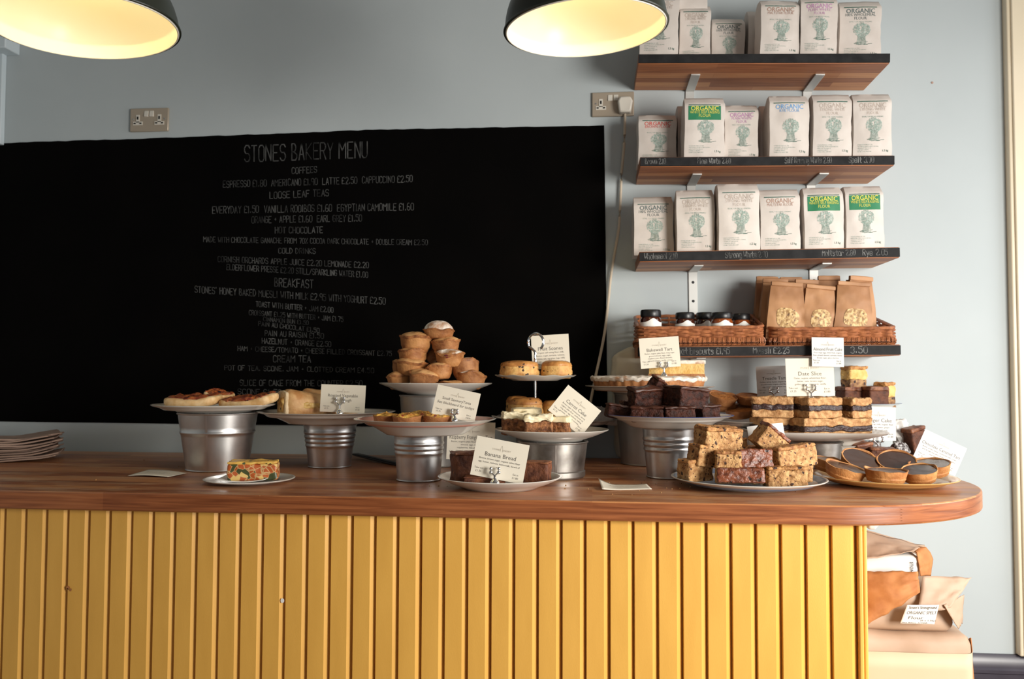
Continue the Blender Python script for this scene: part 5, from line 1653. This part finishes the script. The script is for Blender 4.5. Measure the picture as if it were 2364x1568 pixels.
# ================================================================ cards and their clips
INGR = {
 'BB': (['Banana Bread'], ['Banana, brown sugar, organic white flour', 'egg, butter, walnuts, buttermilk, bicarb of', 'soda'], '\u00a31.25', '\u00a31.80'),
 'RV': (['Roasted Vegetable', 'Sourdough'], [], '\u00a33.75', '\u00a34.50'),
 'ST': (['Small SavouryTarts', 'See blackboard for todays', 'tart'], [], '\u00a33.75', '\u00a34.50'),
 'RF': (['Raspberry Frangipane Tart'], ['Butter, organic plain flour, sugar, ground', 'almond, eggs, vanilla,', 'raspberries, flaked almonds,', 'almond extract, vanilla extract'], '\u00a31.95', '\u00a32.50'),
 'FS': (['Fruit Scones'], ['Organic self raising flour, milk,', 'butter, sugar, currants, sultanas,', 'raisins, salt, egg glaze (egg, milk)'], '\u00a31.50', '\u00a31.80'),
 'CC': (['Carrot Cake'], ['Brown sugar, mascarpone, carrot,', 'organic plain flour, sunflower oil,', 'icing sugar, egg, walnuts, baking', 'powder, cinnamon, nutmeg'], '\u00a31.25', '\u00a31.80'),
 'BW': (['Bakewell Tart'], ['Butter, organic plain flour, icing sugar,', 'ground almond, eggs, sugar,', 'raspberry jam, flaked almonds,', 'almond extract, vanilla extract'], '\u00a31.50', '\u00a31.80'),
 'DS': (['Date Slice'], ['Dates, organic wholemeal flour,', 'butter, oats, brown sugar,', 'golden syrup, cinnamon, vanilla', 'extract'], '\u00a31.25', '\u00a31.80'),
 'TT': (['Treacle Tart'], ['Golden syrup, butter, organic white', 'breadcrumbs, organic plain flour,', 'egg, cream, sugar, lemon zest,', 'sea salt'], '\u00a31.50', '\u00a31.80'),
 'AF': (['Almond Fruit Cake'], ['Free range eggs, dried fruit, organic', 'flour, ground almond, currants, butter,', 'brown sugar, glace cherries'], '\u00a31.50', '\u00a31.80'),
 'GC': (['Ginger Cake'], ['Golden syrup, milk, organic flour,', 'butter, egg, water, ginger,', 'bicarbonate of soda'], '\u00a31.25', '\u00a31.80'),
 'CT': (['Chocolate Caramel Tart'], ['Butter, golden syrup, condensed milk, cream,', 'dark & milk chocolate, brown sugar, organic', 'plain flour, eggs, sugar'], '\u00a31.50', '\u00a31.95'),
}


def card(key, label, cx, cy, wp, hp, rot, Y, m='card', lean=4, bend=0.0, yaw=0):
    k = mpp(cx, cy, Y)
    w, h = wp * k, hp * k
    c = at(cx, cy, Y)
    t = thing('price_card', label, 'card', c, (Matrix.Rotation(R(yaw), 3, 'Z') @ Matrix.Rotation(R(rot), 3, 'Y') @ Matrix.Rotation(R(-lean), 3, 'X')).to_euler(), 'printed price cards')
    fn = lambda x, z: Vector((x, bend * (x / w * 2) ** 2 - .0007, z))
    M_ = Mesh()
    n = 12
    fr = [(-w / 2 + w * i / n) for i in range(n + 1)]
    vs = []
    for y in (-.0004, .0004):
        for x in fr:
            for z in (-h / 2, h / 2): vs.append((x, bend * (x / w * 2) ** 2 + y, z))
    o = 2 * (n + 1)
    fs = []
    for i in range(n):
        a = 2 * i
        fs += [(a, a + 2, a + 3, a + 1), (o + a, o + a + 1, o + a + 3, o + a + 2), (a, o + a, o + a + 2, a + 2), (a + 1, a + 3, o + a + 3, o + a + 1)]
    fs += [(0, 1, o + 1, o), (2 * n, o + 2 * n, o + 2 * n + 1, 2 * n + 1)]
    M_.add(vs, fs)
    M_.build('card_sheet', m, t, sharp=30)
    if key:
        title, ing, a, b = INGR[key]
        M_ = Mesh()
        Z = lambda f: -h / 2 + f * h
        # small spire mark over the bakery's name
        text_on(M_, 'STONES   BAKERY', 0, Z(.725), h * .042, fn, 'C', 1, w * .42)
        for x0, z0, x1, z1 in ((0, .86, -.018, .79), (0, .86, .018, .79), (-.018, .79, -.022, .70), (.018, .79, .022, .70)):
            d = Vector((x1 - x0, 0, (z1 - z0)))
            M_.add([fn(x0 * w - .0003, Z(z0)), fn(x1 * w - .0003, Z(z1)), fn(x1 * w + .0003, Z(z1)), fn(x0 * w + .0003, Z(z0))], [(0, 1, 2, 3)], 1)
        if len(title) > 1:
            zz, cap, st = .56, .105, .165
        else:
            zz, cap, st = .545, .105, 0
        if len(title) == 3: cap, st = .09, .15
        for i, s in enumerate(title):
            text_on(M_, s, 0, Z(zz - i * st), h * cap, fn, 'C', 0, w * (.9 if i != 1 or len(title) == 2 else .86), .25 if len(title) == 3 and i else 0)
        st = .088 if len(ing) < 4 else .080
        for i, s in enumerate(ing):
            text_on(M_, s, 0, Z(.455 - i * st), h * .045, fn, 'C', 0, w * .92)
        text_on(M_, 'Take out', -w * .36, Z(.195), h * .045, fn, 'C', 0); text_on(M_, a, -w * .36, Z(.11), h * .05, fn, 'C', 0)
        text_on(M_, 'Eat in', w * .34, Z(.175), h * .045, fn, 'C', 0); text_on(M_, b, w * .34, Z(.09), h * .05, fn, 'C', 0)
        M_.build('printed_text', ['ink', 'greyink'], t, sharp=0, recalc=False)
    return t, c


def clip(label, px, py, top, Y, rbase=9):
    """a weighted clip: py its foot, top the tips of its prongs, in px"""
    k = mpp(px, py, Y)
    p = at(px, py, Y)
    h = (py - top) * k
    t = thing('card_clip', label, 'card clip', p, group='chrome card clips')
    rb = rbase * k
    M_ = Mesh(); M_.lathe([(0, 0), (rb, 0), (rb, .0025), (rb * .82, .006), (rb * .45, .011), (rb * .34, .014), (0, .014)], 28, cap=False); M_.build('weighted_base', 'chrome', t)
    M_ = Mesh(); M_.tube([(0, 0, .008), (0, 0, h * .52)], .0026, 10); M_.build('stem', 'chrome', t)
    M_ = Mesh()
    for s in (-1, 1):
        M_.tube([(0, 0, h * .48), (s * h * .13, 0, h * .60), (s * h * .25, .001, h * .72), (s * h * .25, .003, h * .86)], .0021, 8)
        M_.lathe([(0, -.0045)] + [(.0045 * math.cos(R(q)), .0045 * math.sin(R(q))) for q in range(-72, 73, 18)] + [(0, .0045)], 14, M=Matrix.Translation((s * h * .25, .003, h * .93)), cap=False)
        M_.lathe([(0, -.0045)] + [(.0050 * math.cos(R(q)), .0045 * math.sin(R(q))) for q in range(-72, 73, 18)] + [(0, .0045)], 14, M=Matrix.Translation((s * h * .25, .001, h * .70)), cap=False)
    M_.build('prongs', 'chrome', t)
    return t


card('RV', 'Roasted Vegetable Sourdough price card clipped upright on its plate', 791.5, 920.5, 103, 62, 1.6, Y2 - .085)
clip('chrome clip holding the Roasted Vegetable Sourdough card', 784, 955, 918, Y2 - .096, 9)
card('ST', 'Small Savoury Tarts price card tilted on the pink-lined plate', 1053, 932, 101, 68, 12, Y3 - .055)
clip('chrome clip holding the Small Savoury Tarts card', 1049, 972, 946, Y3 - .068, 9)
card('RF', 'Raspberry Frangipane Tart card leaning on the pale bucket in the shade', 1087, 1018, 110, 86, 1, 2.33, 'card', 8)
card('BB', 'Banana Bread price card at the front of the counter', 1154, 1062, 123, 90, 10, Y12 - .095)
clip('chrome clip holding the Banana Bread card', 1142, 1117, 1080, Y12 - .112, 12)
card('FS', 'Fruit Scones price card behind the looped handle of the cake stand', 1271, 812, 87, 78, -3.5, Ys + .06)
card('CC', 'Carrot Cake price card turned on its corner', 1326.5, 948, 97, 75, 38.5, Y5 - .03)
clip('chrome clip holding the Carrot Cake card', 1303, 996, 969, Y5 - .045, 8)
card('BW', 'Bakewell Tart price card standing on the tart in front of the lowest shelf', 1523, 814, 92, 71, -3.8, Y6 - .075)
clip('chrome clip holding the Bakewell Tart card', 1533, 869, 835, Y6 - .088, 9)
card('DS', 'Date Slice price card standing on the upper layer of slices', 1870, 871, 111, 90, -1, Y9 - .05)
clip('chrome clip holding the Date Slice card', 1873, 927, 886, Y9 - .066, 16)
card('TT', 'Treacle Tart price card with a curled edge behind the Date Slice card', 1788, 880, 80, 72, -2, Y8 - .03, 'whitecard', 4, .012)
clip('chrome clip holding the Treacle Tart card', 1787, 928, 893, Y8 - .045, 9)
card('AF', 'Almond Fruit Cake price card, highest of all, against the lowest shelf', 1911, 813, 74, 70, 1, 2.615, 'whitecard')
card('GC', 'Ginger Cake price card below the almond fruit cake plate', 2028, 978, 80, 80, 1.5, Y15 + .01, 'whitecard')
clip('chrome clip holding the Ginger Cake card', 2028, 1046, 1005, Y15 - .015, 13)
card('CT', 'Chocolate Caramel Tart price card tilted at the rounded counter end', 2170, 1045, 106, 73, 25.5, Y14 + .04, 'whitecard')
card(None, 'blank back of a white card standing behind the bread pudding squares', 1772, 1010, 84, 62, -7, Y13 + .10, 'whitecard', 10, .010)

# ================================================================ odds and ends on the worktop
def loose_card(label, corners, seed, lift):
    P = [on(x, y, H + .0008) if l == 0 else at(x, y, on(x, y, H).y - l) for (x, y, l) in corners]
    M_ = Mesh()
    def fn(u, v):
        a = P[0].lerp(P[1], u); b = P[3].lerp(P[2], u)
        p = a.lerp(b, v)
        p.z += lift(u, v)
        return p
    M_.grid(20, 6, fn)
    t = thing('loose_card', label, 'card', P[0].lerp(P[2], .5))
    M_.v = [q - t.location for q in M_.v]
    o = M_.build('card_sheet', 'card', t, sharp=0)
    so = o.modifiers.new('thickness', 'SOLIDIFY'); so.thickness = .0007
    M_ = Mesh()
    def g(x, z):
        u, v = .5 + x, .5 - z
        q = fn(u, v) - t.location; q.z += .0012; return q
    text_on(M_, 'Please ask for details', 0, -.02, .10, g, 'C', 0, .6)
    text_on(M_, 'of our daily bakes', 0, -.2, .10, g, 'C', 0, .5)
    M_.build('printed_text', 'greyink', t, sharp=0, recalc=False)
    return t


loose_card('cream card lying flat on the worktop beside the tall bare bucket', [(343, 1086, 0), (431, 1094, 0), (388, 1103, 0), (295, 1100, 0)], 1, lambda u, v: .002 + .006 * (2 * u - 1) ** 2 * 0 + .003 * math.sin(u * 3.1))
loose_card('cream card with curled ends lying at the front of the worktop', [(1382, 1119, 0), (1492, 1120, 0), (1505, 1130, 0), (1390, 1133, 0)], 2, lambda u, v: .001 + .020 * max(0, .35 - u) ** 1.6 * 4 * (1 - v * .8) + .010 * max(0, u - .75) * (1 - v))

rnd = random.Random(21)
c0 = on(-12, 1066, H)
n = 11
lab = ['top', 'second', 'third', 'fourth', 'fifth', 'sixth', 'seventh', 'eighth', 'ninth', 'tenth', 'lowest']
z = H + .001
for i in range(n):
    th = .0062
    M_ = Mesh()
    ph = rnd.uniform(0, 6)
    rough_block(M_, .30, .21, th, .0026, i * 1.7, .0012, 30, 14, fn=lambda p, i=i: (p.x, p.y, p.z + .016 * (max(0, p.x) / .15) ** 2 + .0016 * math.sin(p.x * 38 + i * .35) + .001 * math.sin(p.y * 50)))
    o = M_.build('paper_bag', 'newspaper', None, (c0.x + rnd.uniform(-.012, .012), c0.y + .05 + rnd.uniform(-.012, .012), z), (0, 0, R(28 + rnd.uniform(-13, 13))), sharp=40)
    k = n - 1 - i
    tag(o, lab[k] + ' folded brown paper bag in the pile at the end of the worktop, counting downwards' if 0 < k < 10 else lab[k] + ' folded brown paper bag of the pile at the end of the worktop', 'paper bag', 'folded brown paper bags in a pile')
    z += th + .0004

a, b = on(822, 1050, H + .012), on(925, 1072, H + .006)
M_ = Mesh()
d = (b - a); L_ = d.length; ang = math.atan2(d.y, d.x)
rough_block(M_, L_ * 1.05, .024, .008, .003, 2, .0004, 20, 8, fn=lambda p: (p.x, p.y * (1 - .25 * p.x / L_), p.z))
t = thing('cake_server', 'black-handled cake server lying on the worktop behind the ribbed buckets', 'cake server', (a.x * .5 + b.x * .5, a.y * .5 + b.y * .5, H + .004), (0, R(2.0), ang))
M_.build('handle', 'black', t)
M_ = Mesh(); M_.prism([(L_ * .5, -.001), (L_ * .5 + .10, -.001), (L_ * .5 + .10, .001), (L_ * .5, .001)], -.022, .022); M_.build('blade', 'steel', t)

# soft bag on the worktop behind the Bakewell tart
Yb = 2.862
a, b = at(1405, 840, Yb), at(1530, 840, Yb)
zt = at(1470, 797, Yb).z
M_ = Mesh()
w = b.x - a.x; hb_ = zt - H
rough_block(M_, w, .064, hb_, .024, 4, .009, 14, 26, fine=.004, ffreq=30, fn=lambda p: (p.x * (.72 + .28 * min(1, p.z / (hb_ * .75))) + .012 * (p.z / hb_), p.y, p.z + .16 * p.x * max(0, p.z / hb_ - .5) * 2 - .02 * abs(p.x / w * 2) ** 2 * (p.z / hb_)))
tag(M_.build('cloth_bag', 'cloth', None, ((a.x + b.x) / 2, Yb, H + .001), sharp=60), 'plump cream cloth bag against the wall behind the Bakewell tart', 'bag')
# crumpled white paper behind the carrot cake
M_ = Mesh()
rough_block(M_, .10, .07, .055, .02, 8, .014, 26, 14)
tag(M_.build('crumpled_paper', 'paper', None, (at(1392, 950, p17[1]).x, p17[1], p17[2]), (0, R(6), .4), sharp=25), 'crumpled white paper on the pale plate behind the Carrot Cake card', 'paper')


# ================================================================ sacks of flour on the floor past the counter
def solid(o, th=.002):
    m = o.modifiers.new('thickness', 'SOLIDIFY'); m.thickness = th
    return o


YS = 2.30
def wz(px, py, Y=YS): return at(px, py, Y)
xr = wz(2252, 1500).x
xl = xend + .015
zt = wz(2150, 1466).z
t = thing('flour_bale', 'big paper-wrapped flour bale with a cream band, at the bottom of the pile', 'flour bale', ((xl + xr) / 2, YS + .20, 0))
w = xr - xl
M_ = Mesh(); rough_block(M_, w, .40, zt, .028, 3, .007, 9, 20); M_.build('kraft_wrapper', 'palekraft', t, sharp=60)
M_ = Mesh()
zb1 = wz(2150, 1506).z
M_.grid(60, 8, lambda u, v: ((u - .5) * (w - .003), -.2055 - .006 * math.sin(u * math.pi) + .028 * (1 - math.sqrt(max(0, 1 - min(1, max(0, abs(u - .5) * (w - .003) - (w / 2 - .028)) / .028) ** 2))) - .0015 * fbm((u, v, 0), 5, 2), (zb1 - .35) + .35 * v))
solid(M_.build('cream_band', 'creamband', t, sharp=0), .0015)
M_ = Mesh()
M_.grid(8, 14, lambda u, v: (w / 2 - .006 + .030 * (1 - v) * u + .006 * u + .004 * fbm((u, v * 3, 0), 2, 3), -.19 + .02 * u, zt * .30 + v * (zt * .70 - .012) + .006 * fbm((v * 8, u, 0), 1, 4)))
solid(M_.build('torn_edge', 'kraftdark', t, sharp=0), .002)

xr2 = wz(2216, 1420).x
z2 = wz(2150, 1352).z
t = thing('open_flour_sack', 'torn open brown flour sack with a printed Organic Spelt Flour label', 'flour sack', ((xl + xr2) / 2, YS + .19, zt - .004))
w2 = xr2 - xl; h2 = z2 - zt
X0 = (xl + xr2) / 2; Z0 = zt - .004; Y0 = YS + .19
M_ = Mesh(); rough_block(M_, w2, .34, h2 * .92, .03, 8, .006, 10, 18, fn=lambda p: (p.x, p.y - .00, p.z)); M_.build('kraft_body', 'palekraft', t, sharp=60)
loc = lambda px, py, Y: at(px, py, Y) - Vector((X0, Y0, Z0))
def patch(name, m, c4, parent, L_, bulge=.01, nz=.004, seed=1, n=14, th=.0016):
    P = [L_(*q) for q in c4]
    M_ = Mesh()
    def fn(u, v):
        p = P[0].lerp(P[1], u).lerp(P[3].lerp(P[2], u), v)
        s = math.sin(u * math.pi) * math.sin(v * math.pi)
        p.y -= bulge * s + nz * fbm((u, v, seed), 3.2, seed)
        p.z += nz * .8 * fbm((u, seed, v), 4.5, seed + 3); return p
    M_.grid(n, n, fn)
    return solid(M_.build(name, m, parent, sharp=0), th)
# corners: upper left, upper right, lower right, lower left
patch('raised_flap', 'palekraft', [(2130, 1330, YS + .03), (2244, 1333, YS + .06), (2196, 1402, YS - .005), (2118, 1420, YS - .010)], t, loc, .006, .005, 2)
patch('folded_corner', 'palekraft', [(2180, 1398, YS - .010), (2226, 1372, YS + .05), (2222, 1440, YS + .05), (2214, 1452, YS - .002)], t, loc, .004, .004, 3)
patch('torn_flap', 'kraftdark', [(1990, 1320, YS + .02), (2119, 1319, YS - .012), (2124, 1366, YS - .026), (1992, 1452, YS - .022)], t, loc, .02, .006, 4, 18)
lb = patch('paper_label', 'label', [(2094, 1397, YS - .017), (2168, 1397, YS - .017), (2157, 1442, YS - .015), (2078, 1440, YS - .015)], t, loc, .001, .0, 5, th=.0004)
A_ = [loc(2094, 1397, YS - .017), loc(2168, 1397, YS - .017), loc(2157, 1442, YS - .015), loc(2078, 1440, YS - .015)]
def lf(x, z):
    u, v = x + .5, .5 - z
    q = A_[0].lerp(A_[1], u).lerp(A_[3].lerp(A_[2], u), v); q.y -= .0007 + .001 * math.sin(u * math.pi) * math.sin(v * math.pi)
    return q
M_ = Mesh()
text_on(M_, "Stoate's Stoneground", .02, .30, .14, lf, 'C', 0, .86, offset=.01)
text_on(M_, 'ORGANIC SPELT', .03, .02, .16, lf, 'C', 0, .90)
text_on(M_, 'Flour', -.10, -.24, .15, lf, 'C', 0)
text_on(M_, '(6 x 1.5kg)', .29, -.34, .075, lf, 'C', 0)
text_on(M_, 'Best Before  12 MAR', -.08, -.46, .06, lf, 'C', 0)
M_.build('label_print', 'ink', lb, sharp=0, recalc=False)

# white flour packs inside, and the top sack draped over them
px = lambda a, b, Y: at(a, b, Y)
zA = z2 - .085
for lab, x1, yt, Y, rz in (('white flour pack with black lettering showing through the torn sack', 2134, 1276, YS + .045, R(-4)), ('second white flour pack wedged behind the lettered one', 2128, 1270, YS + .15, R(-2))):
    xr3 = px(x1 - 8, 1330, Y).x; zt3 = px(2090, yt + 6, Y).z
    w3 = .20
    zb3 = Z0 + h2 * .92 - .003
    M_ = Mesh(); rough_block(M_, w3, .09, zt3 - zb3, .012, 6 + rz, .0015, 12, 12)
    t3 = thing('flour_pack', lab, 'flour pack', (xr3 - w3 / 2, Y + .045, zb3), (0, 0, rz), 'white flour packs in the torn sack')
    M_.build('paper_wrap', 'whitecard', t3, sharp=60)
    if 'lettering' in lab:
        M_ = Mesh()
        hh = zt3 - zb3
        text_on(M_, 'STON', 0, 0, .0075, lambda x, z: Vector((w3 / 2 - .026 + z, -.0474, hh - .030 - x)), 'C', 0, offset=.012)
        M_.build('printed_word', 'black', t3, sharp=0, recalc=False)
    zpk = zt3
Yc = YS + .02
t = thing('top_flour_sack', 'pale brown paper sack draped over the white packs at the top of the pile', 'flour sack', (px(2040, 1270, Yc).x, YS + .14, zpk + .001))
O3 = Vector(t.location)
loc3 = lambda a, b, Y: at(a, b, Y) - O3
patch('draped_paper', 'palekraft', [(1960, 1214, YS + .10), (2136, 1262, YS + .12), (2106, 1272, YS - .0), (1960, 1300, YS - .02)], t, loc3, .01, .006, 6, 16)
patch('back_paper', 'palekraft', [(1960, 1214, YS + .10), (2136, 1262, YS + .12), (2140, 1330, YS + .24), (1960, 1330, YS + .24)], t, loc3, -.01, .004, 7)
def curl(u, v):
    a = R(-70 + 150 * v)
    p = px(2112 + 30 * math.sin(v * math.pi * .62) * 1.3, 1264 + 66 * v, YS + .05 + .06 * u) - O3
    p.x += .004 * fbm((u, v * 3, 0), 2, 4) + .012 * u
    return p
M_ = Mesh(); 
P0 = [(2106, 1270), (2122, 1262), (2138, 1263), (2148, 1275), (2155, 1292), (2152, 1312), (2149, 1330)]
def cf(u, v):
    s = v * 5.999; i = int(s); f = s - i
    x = P0[i][0] + (P0[i + 1][0] - P0[i][0]) * f; y = P0[i][1] + (P0[i + 1][1] - P0[i][1]) * f
    xi = 2118 + 8 * v; yi = 1276 + 54 * v
    p = px(x + (xi - x) * u, y + (yi - y) * u, YS + .035 + .045 * (1 - u)) - O3
    p.y += .003 * fbm((u, v * 4, 0), 2, 4); return p
M_.grid(8, 24, cf)
solid(M_.build('curled_tear', 'kraftdark', t, sharp=0), .002)
M_ = Mesh(); rough_block(M_, .03, .03, .032, .010, 4, .006, 60, 9)
M_.build('twisted_end', 'paper', t, loc=px(2012, 1222, YS + .09) - O3, sharp=40)

# ================================================================ light and camera
def area(name, loc, rot, sx, sy, e, col):
    l = bpy.data.lights.new(name, 'AREA'); l.shape = 'RECTANGLE'; l.size = sx; l.size_y = sy; l.energy = e; l.color = col
    o = bpy.data.objects.new(name, l); COL.objects.link(o); o.location = loc; o.rotation_euler = rot
    return o


def aim(name, loc, d, sx, sy, e, col, spread):
    o = area(name, loc, (0, 0, 0), sx, sy, e, col)
    o.rotation_euler = Vector(d).to_track_quat('-Z', 'Y').to_euler()
    o.data.spread = R(spread)


aim('window_daylight', (XR - .02, (WY0 + WY1) / 2, 1.62), (-1, -.2, -.1), WY1 - WY0, WZ1 - WZ0, 22, (1.0, .985, .96), 150)
aim('angled_window_daylight', (XR - .22, .22, 1.32), (-.58, .76, -.25), 1.0, 1.2, 55, (1.0, .96, .89), 116)
aim('added_warm_fill', ((FX0 + FX1) / 2, FRONT + .02, (FZ0 + FZ1) / 2), (0, 1, -.15), FX1 - FX0, FZ1 - FZ0, 4, (1.0, .85, .68), 150)  # weak warm fill light added behind the camera, at the shop front opening
w = bpy.data.worlds.new('World'); sc.world = w
w.use_nodes = True
w.node_tree.nodes['Background'].inputs['Color'].default_value = (.75, .85, 1, 1)
w.node_tree.nodes['Background'].inputs['Strength'].default_value = .4

cam = bpy.data.cameras.new('Camera')
cam.sensor_width = 36; cam.sensor_fit = 'HORIZONTAL'; cam.lens = F / 2364 * 36
cam.clip_start = .05
cam.dof.use_dof = True; cam.dof.focus_distance = 2.02
cam.dof.aperture_fstop = 5.0
co = bpy.data.objects.new('Camera', cam); COL.objects.link(co)
co.matrix_world = Matrix.Translation(CAMP) @ CAMR.to_4x4()
sc.camera = co
vs = sc.view_settings
sc.display_settings.display_device = 'sRGB'
vs.view_transform = 'Standard'; vs.look = 'None'; vs.exposure = 0.0; vs.gamma = 1; vs.use_curve_mapping = False
sc.cycles.max_bounces = 8; sc.cycles.diffuse_bounces = 4; sc.cycles.glossy_bounces = 4
sc.cycles.use_denoising = True
sc.cycles.sample_clamp_indirect = 6
